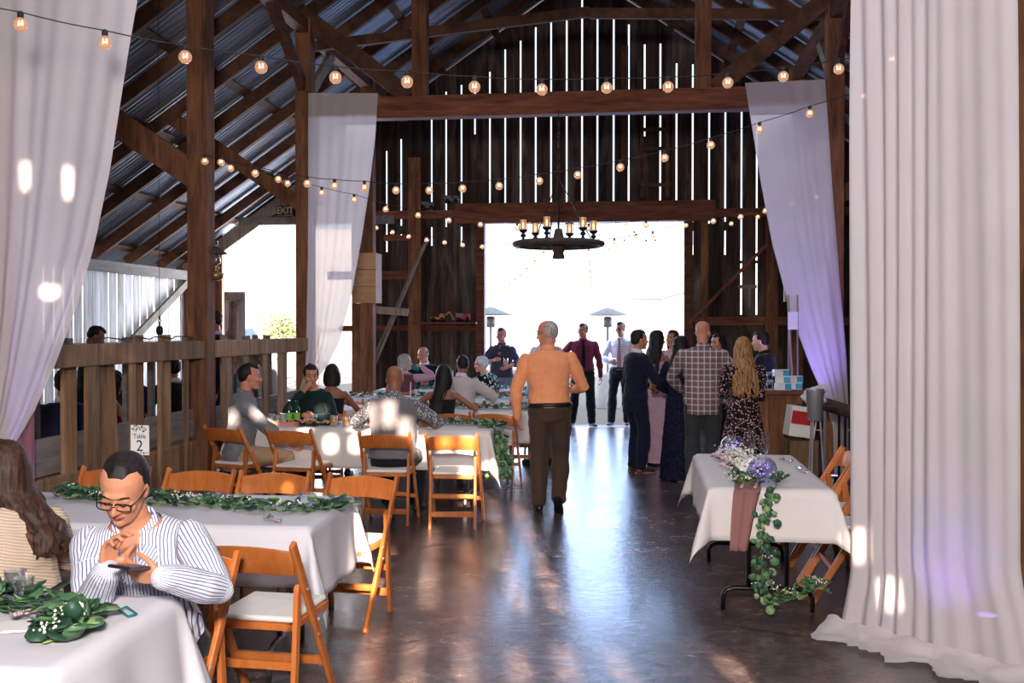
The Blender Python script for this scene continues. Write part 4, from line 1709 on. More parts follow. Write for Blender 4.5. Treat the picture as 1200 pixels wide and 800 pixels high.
# ------------------------------------------------------------------ curtains
def curtain(name, label, left, right, ztop, zbot, folds, amp, mat='voile', seed=0, group=None, rows=60, skew=None, pool=0):
    """left / right: functions f(v) -> Vector giving the two edges from top (0) to bottom (1)"""
    nu = folds * 10
    rnd = random.Random(seed)
    ph = [rnd.uniform(0, 6) for _ in range(6)]
    mb = MB()
    def fn(u, v):
        a, b = left(v), right(v)
        w = (b - a)
        wl = max(w.length, .02)
        n = V((w.y, -w.x, 0)).normalized() if w.length > .001 else V((0, -1, 0))
        uu = u + .02 * math.sin(u * 9 + v * 2.2 + ph[0])
        f = math.sin(2 * PI * folds * uu + ph[1] + .8 * math.sin(v * 3 + ph[2])) * (.6 + .4 * math.sin(u * 5 + ph[3]))
        f += .5 * math.sin(2 * PI * folds * .37 * uu + ph[4] + v)
        ga = amp * (.35 + .65 * min(1, v * 3)) * (1 if wl > .5 else .6)
        return a + w * u + n * f * ga
    mb.grid(fn, nu, rows)
    o = mb.build(name, mat, None, True, fix=False)
    return tag(o, label, 'curtain', group)

def poly_edge(pts, plane):
    P = [plane(px, py) for px, py in pts]
    # parametrise by height
    def f(v):
        z = P[0].z + (P[-1].z - P[0].z) * v
        for a, b in zip(P, P[1:]):
            if (a.z >= z >= b.z) or b is P[-1]:
                k = (z - a.z) / (b.z - a.z) if abs(b.z - a.z) > 1e-6 else 0
                k = max(0, min(1, k))
                k2 = k
                return a.lerp(b, k2)
        return P[-1].copy()
    return f

# ------------------------------------------------------------------ string lights
def string_light(label, pts, r=.035, group=None, name='string_light', wire_pts=None, glow='bulb_lit', tail0=None, tail1=None, lit=True):
    """pts: bulb centres in space; every bulb hangs just below the cable"""
    o = V(pts[0])
    t = thing(name, label, 'string lights', o, 0, group)
    cab = MB()
    top = [V(p) - o + V((0, 0, r * 1.75)) for p in pts]
    chain = ([V(tail0) - o] if tail0 is not None else []) + top + ([V(tail1) - o] if tail1 is not None else [])
    fine = []
    for a, b in zip(chain, chain[1:]):
        for q in range(4):
            f = q / 4
            fine.append(a.lerp(b, f) - V((0, 0, .006 * math.sin(PI * f))))
    fine.append(chain[-1])
    cab.tube(fine, .0035 if r > .02 else .002, 5)
    cab.build('cable', 'cable_black', t, True)
    proto = None
    for p in pts:
        q = V(p) - o
        if proto is None:
            b = MB(); b.lathe([(.0, -r * .98), (r * .45, -r * .88), (r * .82, -r * .55), (r * .98, -.08 * r), (r * .93, r * .35), (r * .66, r * .72), (r * .4, r * .95), (r * .38, r * 1.1)], n=16, cap=False)
            bo = b.build('bulb', glow, t, True)
            s = MB(); s.lathe([(r * .42, r * .9), (r * .44, r * 1.7), (r * .3, r * 1.85), (.004, r * 1.86)], n=10)
            so = s.build('socket', 'cable_black', bo, True)
            f = MB()
            f.tube([V((-.25 * r, 0, r * .55)), V((-.3 * r, 0, -.1 * r)), V((0, 0, .12 * r)), V((.3 * r, 0, -.1 * r)), V((.25 * r, 0, r * .55))], .085 * r, 6)
            fo = f.build('filament', 'filament', bo, True)
            proto = bo
            bo.location = q
        else:
            c = proto.copy(); COL.objects.link(c); c.parent = t; c.location = q
            for ch in proto.children:
                d = ch.copy(); COL.objects.link(d); d.parent = c
    return t

def P(px, py, depth):
    """point seen at a pixel at a distance along the view direction"""
    r = ray(px, py)
    fwd = V((-_st * _cp, _ct * _cp, _sp))
    r = r * (depth / r.dot(fwd))
    return V((r.x, r.y, r.z + CAMH))

def text_mesh(name, body, size, mat, parent, loc, rot, extrude=.0006, align='CENTER'):
    cu = bpy.data.curves.new(name, 'FONT')
    cu.body = body
    cu.size = size
    cu.extrude = extrude
    cu.align_x = align
    cu.align_y = 'CENTER'
    o = bpy.data.objects.new(name, cu)
    COL.objects.link(o)
    dg = bpy.context.evaluated_depsgraph_get()
    me = bpy.data.meshes.new_from_object(o.evaluated_get(dg))
    bpy.data.objects.remove(o)
    me.materials.clear()
    me.materials.append(MATS[mat])
    o = bpy.data.objects.new(name, me)
    COL.objects.link(o)
    o.parent = parent
    o.location = loc
    o.rotation_euler = rot
    return o
# ------------------------------------------------------------------ place: curtains
FZ = .0
pl = lambda y: (lambda px, py: at_y(px, py, y))
Y1 = 6.05
curtain('curtain', 'sheer white curtain at far left swept back in a curve to the frame edge', poly_edge([(-60, -150), (-40, 0), (-30, 300), (-22, 560)], pl(Y1)),
        poly_edge([(178, -150), (161, 0), (150, 62), (140, 125), (128, 200), (110, 285), (88, 360), (62, 430), (40, 480), (22, 512), (-5, 545), (-10, 560)], pl(Y1)), 0, 0, 8, .022, seed=1)
Y2 = 11.95
curtain('curtain', 'sheer white curtain tied to the left post in front of the gable', poly_edge([(361, 109), (361, 300), (358, 430), (350, 462)], pl(Y2)),
        poly_edge([(443, 109), (440, 160), (433, 220), (424, 280), (412, 345), (398, 400), (384, 428), (366, 450), (356, 462)], pl(Y2)), 0, 0, 6, .02, seed=2)
curtain('curtain', 'sheer white curtain with a blue purple glow hung beside the bar', poly_edge([(873, 97), (880, 140), (892, 215), (905, 285), (926, 365), (950, 430), (968, 470), (976, 500), (978, 560), (976, 600)], pl(Y2)),
        poly_edge([(967, 93), (974, 200), (984, 330), (992, 420), (994, 470), (994, 520), (994, 600)], pl(Y2)), 0, 0, 5, .022, seed=3)
def _le(v):
    p = V((1.16, 5.85, 4.4 - 4.39 * v)); 
    return p + V((-.07 * max(0, v - .93) / .07, -.06 * max(0, v - .93) / .07, 0))
def _re(v):
    p = V((1.76 + .05 * v, 5.15, 4.4 - 4.39 * v))
    return p + V((.06 * max(0, v - .9) / .1, -.22 * max(0, v - .88) / .12, 0))
curtain('curtain', 'tall sheer white curtain hanging straight to the floor at the right', _le, _re, 0, 0, 10, .019, seed=4, rows=80)
def pool(u, v):
    a = V((1.02, 5.8, 0)).lerp(V((1.92, 4.85, 0)), u)
    n = V((-.68, -.73, 0))
    d = v * (.17 + .16 * noise.noise(V((u * 9, 0, 3))) + .05 * noise.noise(V((u * 30, 0, 1))))
    return a + n * (d - .02) + V((0, 0, .012 + .06 * (1 - v) ** 2 + .028 * (noise.noise(V((u * 14, v * 3, 0))) + noise.noise(V((u * 40, v * 5, 2))) * .5 + .8) * (1 - v * .7)))
pm = MB(); pm.grid(pool, 60, 10)
po = pm.build('pooled_hem', 'voile', None, True, fix=False)
cur = [o for o in bpy.data.objects if o.name.startswith('curtain') and 'straight' in o.get('label', '')][0]
po.parent = cur
# curtain rods
for (a, b) in (((XL - .1, 12.0, 4.42), (XL + 1.05, 11.98, 4.42)),):
    pass

# ------------------------------------------------------------------ left railing
for (label, ya, yb, slats) in (
    ('rough weathered plank railing with a wide tapered board, left of the lamp post', 6.25, 9.02,
     [(84, 1.46, .17, .18), (100, 1.46, .17, .2), (124, 1.47, .30, .52), (148, 1.45, .07, .07), (164, 1.62, .17, .18), (181, 1.45, .06, .06), (196, 1.62, .19, .19), (212, 1.45, .05, .05)]),
    ('weathered plank railing with even slats beyond the lamp post', 9.2, 12.0,
     [(248, 1.58, .13, .13), (260, 1.44, .18, .26), (272, 1.44, .12, .12), (283, 1.60, .15, .15), (295, 1.44, .18, .18), (305, 1.44, .12, .12), (315, 1.60, .15, .15), (325, 1.44, .2, .2), (335, 1.44, .14, .14)])):
    t = thing('plank_railing', label, 'railing', (XL, ya, 0), 0)
    mb = MB(); mb.span(-.05, .08, 0, yb - ya, 1.40, 1.56)
    mb.build('top_rail', 'weathered', t, bevel=.008)
    mb = MB(); mb.beam((-.06, 0, .78), (-.06, yb - ya, .80), .05, .26)
    mb.build('lower_board', 'grey_plank', t, bevel=.006)
    mb = MB(); mb.span(-.34, .0, 0, yb - ya, .08, .64)
    mb.build('manger_box', 'weathered', t, bevel=.01)
    for i, (px, zt, wt, wb) in enumerate(slats):
        q = at_x(px, 430, XL)
        mb = MB()
        yy = q.y - ya
        mb.prism([(-wt / 2, zt), (wt / 2, zt), (wb / 2, 0), (-wb / 2, 0)], (-.04 if i % 2 == 0 else .035, yy, 0), (0, 1, 0), (0, 0, 1), (1, 0, 0), .03)
        mb.build('slat', 'weathered', t, bevel=.004)
# second row of uprights on the far side of the manger
    for i in range(6):
        mb = MB(); yy = .25 + i * (yb - ya - .3) / 5.5
        mb.span(-.36, -.32, yy, yy + .08, 0, 1.5 if i % 2 else 1.6)
        mb.build('rear_slat', 'grey_plank', t, bevel=.004)
    mb = MB(); mb.span(-.38, -.3, 0, yb - ya, 1.44, 1.53)
    mb.build('rear_rail', 'grey_plank', t, bevel=.004)

# cable lying along the top rail
mb = MB(); pts = []
for i in range(30):
    y = 7.2 + i * .06
    pts.append((XL + .02 * math.sin(i), y, 1.585 + .02 * abs(math.sin(i * .45))))
o = mb.tube(pts, .006, 6).build('cable', 'cable_black', None, True)
tag(o, 'black cable draped along the top of the weathered railing', 'cable')

# log tie-back rail at right, beside the curtain
o = MB().limb([at_y(962, 472, 11.0), at_y(995, 482, 10.3)], [.07, .065], 12).build('round_rail', 'log_wood', None, True)
tag(o, 'dark round log rail crossing behind the purple lit curtain', 'rail')

# ------------------------------------------------------------------ tables and cloths
T0 = dict(cx=-2.68, cy=2.93, rz=2, L=2.2, W=.78)
folding_table('rectangular folding table at lower left under a white cloth', -2.68, 2.93, 2, 2.2, .78)
tablecloth('white cloth on the nearest table at the lower left corner', -2.68, 2.93, 2, 2.2, .80, .62, seed=2, wave=.025)
folding_table('folding table behind the man in the striped shirt', -2.77, 4.98, 3, 2.4, .86)
tablecloth('white cloth on the long table behind the man in the striped shirt', -2.77, 4.98, 3, 2.44, .90, (.36, .27), seed=5, wave=.022)
folding_table('folding table where the woman in dark teal is seated', -2.58, 9.55, 0, 2.4, .76)
tablecloth('white cloth on the table with orange drinks and bottles', -2.58, 9.55, 0, 2.46, .80, .36, 'linen_cream', seed=6)
folding_table('folding table in front of the woman in the black dress', -2.5, 11.62, 0, 2.5, .76)
tablecloth('white cloth on the table in front of the woman in the black dress', -2.5, 11.62, 0, 2.6, .8, .34, 'linen_cream', seed=7)
folding_table('folding table in front of the man in the beige suit', -2.55, 13.35, 0, 2.6, .76)
tablecloth('white cloth on the table in front of the beige suit', -2.55, 13.35, 0, 2.66, .8, .34, 'linen', seed=8)
folding_table('farthest folding table by the gable wall', -2.6, 15.2, 0, 2.6, .7)
tablecloth('white cloth on the farthest table by the gable wall', -2.6, 15.2, 0, 2.66, .74, .3, 'linen', seed=9)
folding_table('small folding table with black legs at the right', .755, 6.85, 0, .68, 1.6, black=True)
tablecloth('white cloth on the sweetheart table at right, corners hanging in points', .755, 6.85, 0, .70, 1.63, .30, 'linen_cream', seed=4, flare=.22, wave=.012)

# runner of dusty pink cloth
def rn(u, v):
    s = v * 2.03
    x = .56 + u * (.15 - .05 * max(0, s - 1.68) / .35) + .05 * math.sin(s * 2.2) + (.10 * max(0, 1 - s * .8) if s < 1.3 else 0)
    if s < 1.68:
        return V((x + .0, 7.62 - s, .757 + .006 * math.sin(u * 12 + s * 5)))
    h = s - 1.68
    return V((x + .0, 5.985 - .02 - .06 * h + .01 * math.sin(u * 14), .757 - h))
mb = MB(); mb.grid(rn, 12, 80)
o = mb.build('table_runner', 'runner_cloth', None, True, fix=False, solid=.002)
tag(o, 'dusty pink gauze runner hanging over the front of the right table', 'table runner')

# ------------------------------------------------------------------ chairs
ch = [
 ('empty wooden folding chair in the left foreground facing the long table', -1.60, 4.28, -4),
 ('wooden folding chair under the man in the striped shirt', -1.80, 3.62, 176),
 ('wooden folding chair behind the woman in the beige sweater', -2.36, 3.75, 190),
 ('wooden folding chair at the far right corner of the long table, legs in view', -1.68, 5.74, 172),
 ('chair back above the far edge of the long table, next to the corner chair', -2.22, 5.80, 180),
 ('wooden folding chair back behind the right shoulder of the striped shirt', -2.72, 5.84, 178),
 ('wooden folding chair back at far left of the long table below the tapered board', -3.28, 5.88, 183),
 ('wooden folding chair with white seat pad under the man in grey by the post', -3.62, 8.98, -22),
 ('empty wooden folding chair between the man in grey and the man in the vest', -3.0, 8.85, -10),
 ('wooden folding chair under the bald man in the grey vest', -2.15, 8.66, 3),
 ('empty wooden folding chair with sunlit back, right of the bald man', -1.56, 8.60, 2),
 ('wooden folding chair under the woman in the black dress', -1.98, 10.75, 2),
 ('empty wooden folding chair right of the woman in the black dress', -1.50, 10.8, -3),
 ('wooden folding chair under the man in the beige suit', -2.0, 12.35, 3),
 ('wooden folding chair beside the far table just left of the orange shirt', -1.35, 12.5, 4),
 ('wooden folding chair under the woman in the mauve sleeves', -3.25, 14.2, -3),
 ('low wooden folding chair back beside the black bag', -3.6, 12.5, 0),
 ('wooden folding chair beneath the older woman in the floral blouse', -2.12, 14.5, 58),
 ('wooden folding chair under the woman in dark teal', -3.25, 10.2, 190),
 ('first wooden folding chair at the far end right of the white sweetheart table', 1.26, 7.62, 92),
 ('second wooden folding chair tucked right of the sweetheart table', 1.28, 7.15, 90),
 ('wooden folding chair nearest the big curtain, right of the sweetheart table', 1.27, 6.62, 91),
 ('wooden folding chair half hidden behind the left curtain', -4.85, 7.6, 60),
]
for l, x, y, r in ch:
    chair(l, x, y, r)

# ------------------------------------------------------------------ garlands
ZT = .755
def tpt(px, py): return at_z(px, py, ZT)
garland('eucalyptus garland along the long table behind the striped shirt', [tpt(70, 580), tpt(110, 586), tpt(200, 590), tpt(250, 594), tpt(330, 600), tpt(380, 598), tpt(402, 592)], .13, 210, .05, flowers=16, seed=1)
garland('eucalyptus sprays on the nearest white table', [tpt(-60, 702), tpt(-10, 712), tpt(40, 712), tpt(95, 728), tpt(75, 748), tpt(50, 756)], .14, 190, .065, flowers=8, seed=2)
garland('eucalyptus garland on the table behind the empty sunlit chair', [V((-2.15, 9.70, ZT)), V((-1.8, 9.66, ZT)), V((-1.5, 9.62, ZT)), V((-1.38, 9.58, ZT))], .16, 190, .05, flowers=6, seed=3)
garland('eucalyptus trailing down the end of the bald man\'s table', [V((-1.40, 9.5, .77)), V((-1.33, 9.38, .74)), V((-1.30, 9.32, .58)), V((-1.29, 9.28, .34))], .20, 300, .06, flowers=0, seed=4, pale=.4)
garland('eucalyptus garland on the table of the black dress woman', [V((-2.6, 11.6, ZT)), V((-2.0, 11.55, ZT)), V((-1.6, 11.6, ZT)), V((-1.22, 11.55, ZT))], .2, 150, .055, flowers=8, seed=5)
garland('eucalyptus hanging beside the hand of the man in orange', [V((-1.18, 11.5, .77)), V((-1.13, 11.4, .70)), V((-1.10, 11.36, .48))], .2, 260, .065, flowers=0, seed=6, pale=.4)
garland('eucalyptus garland on the beige suit table', [V((-3.0, 13.3, ZT)), V((-2.2, 13.3, ZT)), V((-1.3, 13.3, ZT))], .25, 110, .06, flowers=6, seed=7)
garland('eucalyptus garland on the farthest table', [V((-3.8, 15.2, ZT)), V((-2.8, 15.15, ZT)), V((-1.4, 15.15, ZT))], .3, 110, .065, flowers=6, seed=8)
garland('eucalyptus sprig at left end of the far table near the black bag', [V((-3.9, 13.4, ZT)), V((-3.3, 13.4, ZT))], .25, 110, .06, flowers=2, seed=18)
# sweetheart table greenery
garland('eucalyptus and white blossom garland along the right table', [V((.62, 7.5, ZT)), V((.66, 7.1, ZT)), V((.68, 6.7, ZT)), V((.62, 6.3, ZT)), V((.62, 6.1, ZT))], .20, 130, .045, flowers=34, seed=9)
garland('eucalyptus vine falling over the front of the right table', [V((.80, 6.12, .79)), V((.77, 5.98, .77)), V((.71, 5.95, .68)), V((.69, 5.93, .5)), V((.69, 5.93, .32)), V((.70, 5.95, .16))], .09, 120, .042, flowers=6, seed=10, pale=.2)
garland('eucalyptus vine curling round the black table leg', [V((.72, 6.0, .17)), V((.78, 5.98, .10)), V((.88, 5.98, .13)), V((.98, 6.0, .20)), V((1.06, 6.02, .17))], .13, 170, .05, flowers=6, seed=11, pale=.6)
fb = MB(); rnd = random.Random(4)
for i in range(420):
    f = rnd.random()
    p = V((.66, 7.35 - 1.0 * f, .82)) + V((rnd.gauss(0, .05), 0, rnd.gauss(.0, .03)))
    fb.ell(p, rnd.uniform(.004, .009), None, 6, 4)
for i in range(16):
    p = V((.66 + rnd.uniform(-.05, .04), 6.9 - .6 * rnd.random(), .80 + rnd.uniform(-.01, .03)))
    for j in range(7):
        a = j * 2 * PI / 7
        fb.ell(p + V((math.cos(a) * .012, math.sin(a) * .012, .004)), (.012, .012, .008), None, 7, 5)
o = fb.build('baby_breath', 'blossom', None, True)
tag(o, 'white baby\'s breath and roses massed between the two glass globes', 'flowers', kind='stuff')
fb = MB()
for i in range(12):
    p = V((.56 + rnd.uniform(-.04, .04), 7.35 - .75 * rnd.random(), .79 + rnd.uniform(-.01, .02)))
    for j in range(9):
        a = j * 2 * PI / 7
        fb.ell(p + V((math.cos(a) * .014, math.sin(a) * .014, .004 * j / 3)), (.014, .014, .01), None, 7, 5)
o = fb.build('pink_roses', 'blossom_pink', None, True)
tag(o, 'soft pink roses at the left side of the table garland', 'flowers', kind='stuff')

def globe(x, y, label):
    t = thing('glass_globe', label, 'vase', (x, y, .757))
    mb = MB(); mb.lathe([(.03, 0), (.06, .01), (.088, .05), (.092, .085), (.08, .12), (.055, .145), (.05, .15)], n=24, cap=False)
    mb.build('bowl', 'blue_glass', t, True)
    mb = MB(); rr = random.Random(x)
    for i in range(60):
        a, b, c = rr.uniform(0, 6.28), rr.uniform(.1, .075), rr.uniform(.02, .12)
        q = rr.uniform(.01, .07)
        mb.ell((math.cos(a) * q, math.sin(a) * q, c), .0075, None, 6, 4)
    mb.build('water_beads', 'clear_glass', t, True)
    mb = MB()
    for i in range(12):
        a = rr.uniform(0, 6.28); q = rr.uniform(.02, .06)
        mb.ell((math.cos(a) * q, math.sin(a) * q, rr.uniform(.03, .11)), .005, None, 6, 4)
    mb.build('fairy_lights', 'fairy_light', t, True)
globe(.72, 6.22, 'round glass globe with purple fairy lights at the front of the right table')
globe(.66, 7.42, 'round glass globe with purple fairy lights at the far end of the right table')
def flute(x, y, label):
    t = thing('champagne_flute', label, 'glass', (x, y, .757), 0, None)
    mb = MB(); mb.lathe([(.03, 0), (.031, .003), (.008, .008), (.0045, .02), (.0055, .06), (.0045, .11)], n=16)
    mb.build('stem', 'clear_glass', t, True)
    mb = MB(); mb.lathe([(.004, .11), (.016, .125), (.025, .16), (.027, .20), (.023, .25), (.022, .255)], n=18, cap=False)
    mb.build('bowl', 'clear_glass', t, True)
flute(.73, 6.85, 'left taller looking champagne flute on the right table')
flute(.80, 6.72, 'champagne flute right of the other flute')

# clear favours with teal ribbon
def favour(p, rz, label, group=None, big=1.0):
    t = thing('favor_tube', label, 'favor', p, R(rz), group)
    mb = MB(); mb.tube([V((0, -.05, .016)) * big, V((0, .03, .018)) * big], .015 * big, 12)
    mb.build('clear_tube', 'clear_glass', t, True)
    mb = MB()
    rr = random.Random(rz)
    for i in range(9):
        mb.ell(V((rr.uniform(-.006, .006), -.045 + i * .008, .014)) * big, (.006 * big, .006 * big, .006 * big), None, 6, 4)
    mb.build('candies', 'blossom_pink', t, True)
    mb = MB()
    for s in (-1, 1):
        mb.tube([V((0, .03, .018)) * big, V((.018 * s, .045, .034)) * big, V((.03 * s, .035, .02)) * big, V((0, .032, .02)) * big], (.0035 * big), 6, flat=.3)
    mb.tube([V((0, .03, .02)) * big, V((.01, .07, .012)) * big, V((.03, .095, .004)) * big], .004 * big, 6, flat=.3)
    mb.build('ribbon', 'teal_ribbon', t, True)
favour(tpt(250, 583), 70, 'clear favor tube with teal ribbon on the long table, left of the other two')
favour(tpt(360, 583), 100, 'clear favor tube with teal ribbon at the far edge of the long table')
favour(tpt(320, 612), 60, 'clear favor tube with teal ribbon near the front edge of the long table')
favour(tpt(42, 722), -30, 'large clear favor tube lying on eucalyptus on the nearest table', big=1.5)
favour(V((1.0, 7.2, .756)), 40, 'small favor with dark ribbon at the far right of the sweetheart table')
favour(V((1.03, 6.72, .756)), 20, 'small favor with dark ribbon near the flutes on the right table')
# loose teal ribbon tag
mb = MB(); a, b = tpt(112, 722), tpt(140, 718)
mb.beam(a + V((0, 0, .01)), b + V((0, 0, .012)), .018, .003)
mb.tube([b + V((0, 0, .01)), tpt(148, 716) + V((0, 0, .015)), tpt(160, 722) + V((0, 0, .008)), tpt(150, 725) + V((0, 0, .008)), b + V((0, 0, .01))], .004, 6)
tag(mb.build('ribbon_tag', 'teal_ribbon', None), 'teal ribbon tag with a loop near the right edge of the nearest table', 'ribbon')
mb = MB(); c = tpt(28, 735)
mb.box(c + V((0, 0, .004)), (.17, .12, .004), Matrix.Rotation(R(20), 3, 'Z'))
mb.box(c + V((.01, -.01, .009)), (.15, .11, .003), Matrix.Rotation(R(12), 3, 'Z'))
tag(mb.build('folded_napkin', 'paper', None), 'folded cream paper napkin on the nearest table', 'napkin')
# water glasses
def tumbler(p, label, h=.10, r=.036, fill=None, group=None):
    t = thing('drinking_glass', label, 'glass', p, 0, group)
    mb = MB(); mb.lathe([(.001, .003), (r * .8, .003), (r, h), (r * .96, h), (r * .78, .008), (.001, .008)], n=18, cap=False)
    mb.build('tumbler', 'clear_glass', t, True)
    if fill:
        mb = MB(); mb.lathe([(r * .76, .009), (r * .92, h * .78)], n=18)
        mb.build('drink', fill, t, True)
tumbler(tpt(18, 704), 'clear water glass nearest the beige sweater', .105, .036)
tumbler(tpt(28, 712), 'clear water glass just right of another on the nearest table', .10, .034)
tumbler(V((-2.85, 9.32, .757)), 'left of two tumblers of orange juice', .10, .037, 'juice')
tumbler(V((-2.73, 9.3, .757)), 'right of two tumblers of orange juice', .09, .037, 'juice')
tumbler(V((-3.12, 9.55, .757)), 'empty short glass in front of the woman in dark teal', .09, .034)
tumbler(V((-3.42, 9.4, .757)), 'clear plastic cup beside the green bottles', .09, .034)
tumbler(V((-3.5, 9.45, .757)), 'clear plastic cup at the far left of the table', .10, .036)
def bottle(p, label, h=.23):
    t = thing('beer_bottle', label, 'bottle', p)
    mb = MB(); mb.lathe([(.001, 0), (.029, .002), (.03, .01), (.03, h * .58), (.024, h * .68), (.013, h * .8), (.012, h * .97), (.014, h), (.001, h)], n=16)
    mb.build('bottle_glass', 'bottle_green', t, True)
    mb = MB(); mb.lathe([(.0305, h * .2), (.0308, h * .5)], n=16, cap=False)
    mb.build('bottle_label', 'bottle_label', t, True)
bottle(V((-3.32, 9.42, .757)), 'left green glass beer bottle on the table')
bottle(V((-3.25, 9.44, .757)), 'right green glass beer bottle on the table')
t = thing('plastic_tub', 'clear plastic tub left of the green bottles', 'container', V((-3.42, 9.62, .757)))
MB().lathe([(.05, 0), (.06, .09), (.062, .09)], n=18).build('tub', 'clear_glass', t, True)
t = thing('food_tray', 'black tray of food in front of the woman in dark teal', 'tray', V((-3.10, 9.36, .757)))
MB().lathe([(.08, 0), (.105, .02), (.108, .028), (.1, .028), (.078, .006)], n=20).build('tray', 'black_plastic', t, True)
mb = MB(); rr = random.Random(2)
for i in range(40):
    mb.ell((rr.gauss(0, .04), rr.gauss(0, .04), .03 + rr.uniform(0, .03)), (rr.uniform(.01, .025), rr.uniform(.01, .02), .01), Matrix.Rotation(rr.uniform(0, 3), 3, 'Z'), 7, 5)
o = mb.build('food', 'food', t, True); o['kind'] = 'stuff'
t = thing('plate', 'plate of food right of the tray near the juice tumblers', 'plate', V((-2.95, 9.5, .757)))
MB().lathe([(.07, 0), (.115, .015), (.117, .018), (.07, .005)], n=24).build('dish', 'black_plastic', t, True)
mb = MB()
for i in range(26):
    mb.ell((rr.gauss(0, .04), rr.gauss(0, .04), .018 + rr.uniform(0, .015)), (.02, .014, .008), Matrix.Rotation(rr.uniform(0, 3), 3, 'Z'), 7, 5)
o = mb.build('food', 'food', t, True); o['kind'] = 'stuff'
t = thing('salad_plate', 'plate of green salad in front of the man in grey', 'plate', V((-3.58, 9.62, .757)))
MB().lathe([(.07, 0), (.12, .015), (.122, .018), (.07, .005)], n=24).build('dish', 'white_plastic', t, True)
mb = MB()
for i in range(50):
    leaf(mb, V((rr.gauss(0, .045), rr.gauss(0, .045), .02 + rr.uniform(0, .03))), (rr.uniform(-1, 1), rr.uniform(-1, 1), .3), (0, 0, 1), .045, .03)
o = mb.build('salad', 'salad', t, True, solid=.001); o['kind'] = 'stuff'
mb = MB(); rr = random.Random(6)
for i in range(14):
    leaf(mb, V((-2.6 + rr.gauss(0, .05), 9.5 + rr.gauss(0, .04), .765 + rr.uniform(0, .03))), (rr.uniform(-1, 1), rr.uniform(-1, 1), .3), (0, 0, 1), .06, .045)
tag(mb.build('leaf_sprig', 'salad', None, True, solid=.001), 'loose green sprig left of the grey vest', 'sprig')
# taper candles
def candle(p, h, label):
    t = thing('candlestick', label, 'candle', p)
    MB().lathe([(.035, 0), (.03, .01), (.008, .02), (.012, .05), (.014, .06)], n=16).build('holder', 'brass', t, True)
    MB().cyl((0, 0, .055), (0, 0, h), .009, .006, 10).build('taper', 'cushion', t, True)
candle(V((-2.45, 14.2 - .9, .757)), .36, 'tall white taper candle on the beige suit table')
candle(V((-2.62, 11.55, .757)), .30, 'tall taper candle left of the bald man')
t = thing('pillar_candle', 'pale pillar candle in a glass on the table beside the orange shirt', 'candle', V((-1.62, 13.1, .757)))
MB().cyl((0, 0, 0), (0, 0, .13), .035, .035, 16).build('wax', 'cushion', t, True)
MB().lathe([(.045, 0), (.045, .16)], n=18, cap=False).build('glass_sleeve', 'clear_glass', t, True)
# black bag
mb = MB(); mb.ell((0, 0, .06), (.24, .14, .07)).ell((.1, .02, .08), (.12, .1, .06)).ell((-.12, 0, .05), (.1, .12, .05))
o = mb.voxel('jacket_bundle', 'suit_black', None, .012, 3); o.location = (-3.72, 11.6, .757); wrinkle(o, .02)
tag(o, 'dark bundled jacket lying on the left end of a table', 'jacket')

# table number card
c = at_y(164, 515, 5.2)
t = thing('table_sign', 'white table number card on a stand behind the striped shirt', 'sign', (c.x, c.y, .757), R(-6))
hz = c.z - .757
MB().span(-.055, .055, -.002, .002, hz - .082, hz + .078).build('card', 'paper', t)
MB().cyl((0, .006, 0), (0, .006, hz - .02), .003, n=8).lathe([(.035, 0), (.03, .006), (.003, .01)], n=16).build('stand', 'brass', t, True)
text_mesh('number', '2', .085, 'ink', t, (0, -.004, hz - .035), (R(90), 0, 0))
text_mesh('word', 'Table', .035, 'ink', t, (0, -.004, hz + .018), (R(90), 0, 0))
mb = MB(); rr = random.Random(5)
for i in range(26):
    leaf(mb, V((rr.uniform(-.042, .04), -.004, hz + .062 + rr.uniform(-.014, .008))), (rr.uniform(-1, 1), 0, rr.uniform(-1, 1)), (0, -1, 0), .012, .006)
for i in range(8):
    leaf(mb, V((rr.uniform(.01, .045), -.004, hz - .072 + rr.uniform(-.004, .006))), (rr.uniform(-1, 1), 0, rr.uniform(-1, 1)), (0, -1, 0), .010, .005)
mb.build('leaf_print', 'leaf_dark', t, fix=False, solid=.0006)

# ------------------------------------------------------------------ chandelier
t = thing('chandelier', 'wagon wheel chandelier with six lanterns on chains', 'chandelier', (-.95, 12.0, 2.66))
mb = MB()
mb.tube([V((.5 * math.cos(2 * PI * i / 48), .5 * math.sin(2 * PI * i / 48), 0)) for i in range(48)], [(.045, .035)] * 48, 8, closed=True)
mb.build('rim', 'wheel_wood', t, True)
mb = MB(); mb.lathe([(.07, -.17), (.075, -.16), (.06, -.1), (.1, -.02), (.11, .02), (.07, .05), (.045, .16), (.04, .18)], n=18)
mb.build('hub', 'wheel_wood', t, True)
for i in range(12):
    a = 2 * PI * i / 12
    MB().tube([(math.cos(a) * .06, math.sin(a) * .06, 0), (math.cos(a) * .47, math.sin(a) * .47, 0)], [.028, .02], 8).build('spoke', 'wheel_wood', t, True)
mb = MB()
mb.tube([V((0, 0, .18)), V((0, 0, .78))], .012, 8)
mb.build('centre_rod', 'dark_iron', t)
for i in range(3):
    a = 2 * PI * i / 3 + .35
    mb = MB(); mb.tube([(math.cos(a) * .42, math.sin(a) * .42, .03), (0, 0, .78)], .006, 6); mb.build('stay_rod', 'dark_iron', t)
mb = MB()
z = .78
while z < 1.55:
    fl = int(z * 40) % 2
    mb.tube([V((.012 * math.cos(q) if fl else 0, 0 if fl else .012 * math.cos(q), z + .022 * math.sin(q) + .02)) for q in [2 * PI * k / 8 for k in range(8)]], .0045, 5, closed=True)
    z += .036
mb.build('chain', 'dark_iron', t, True)
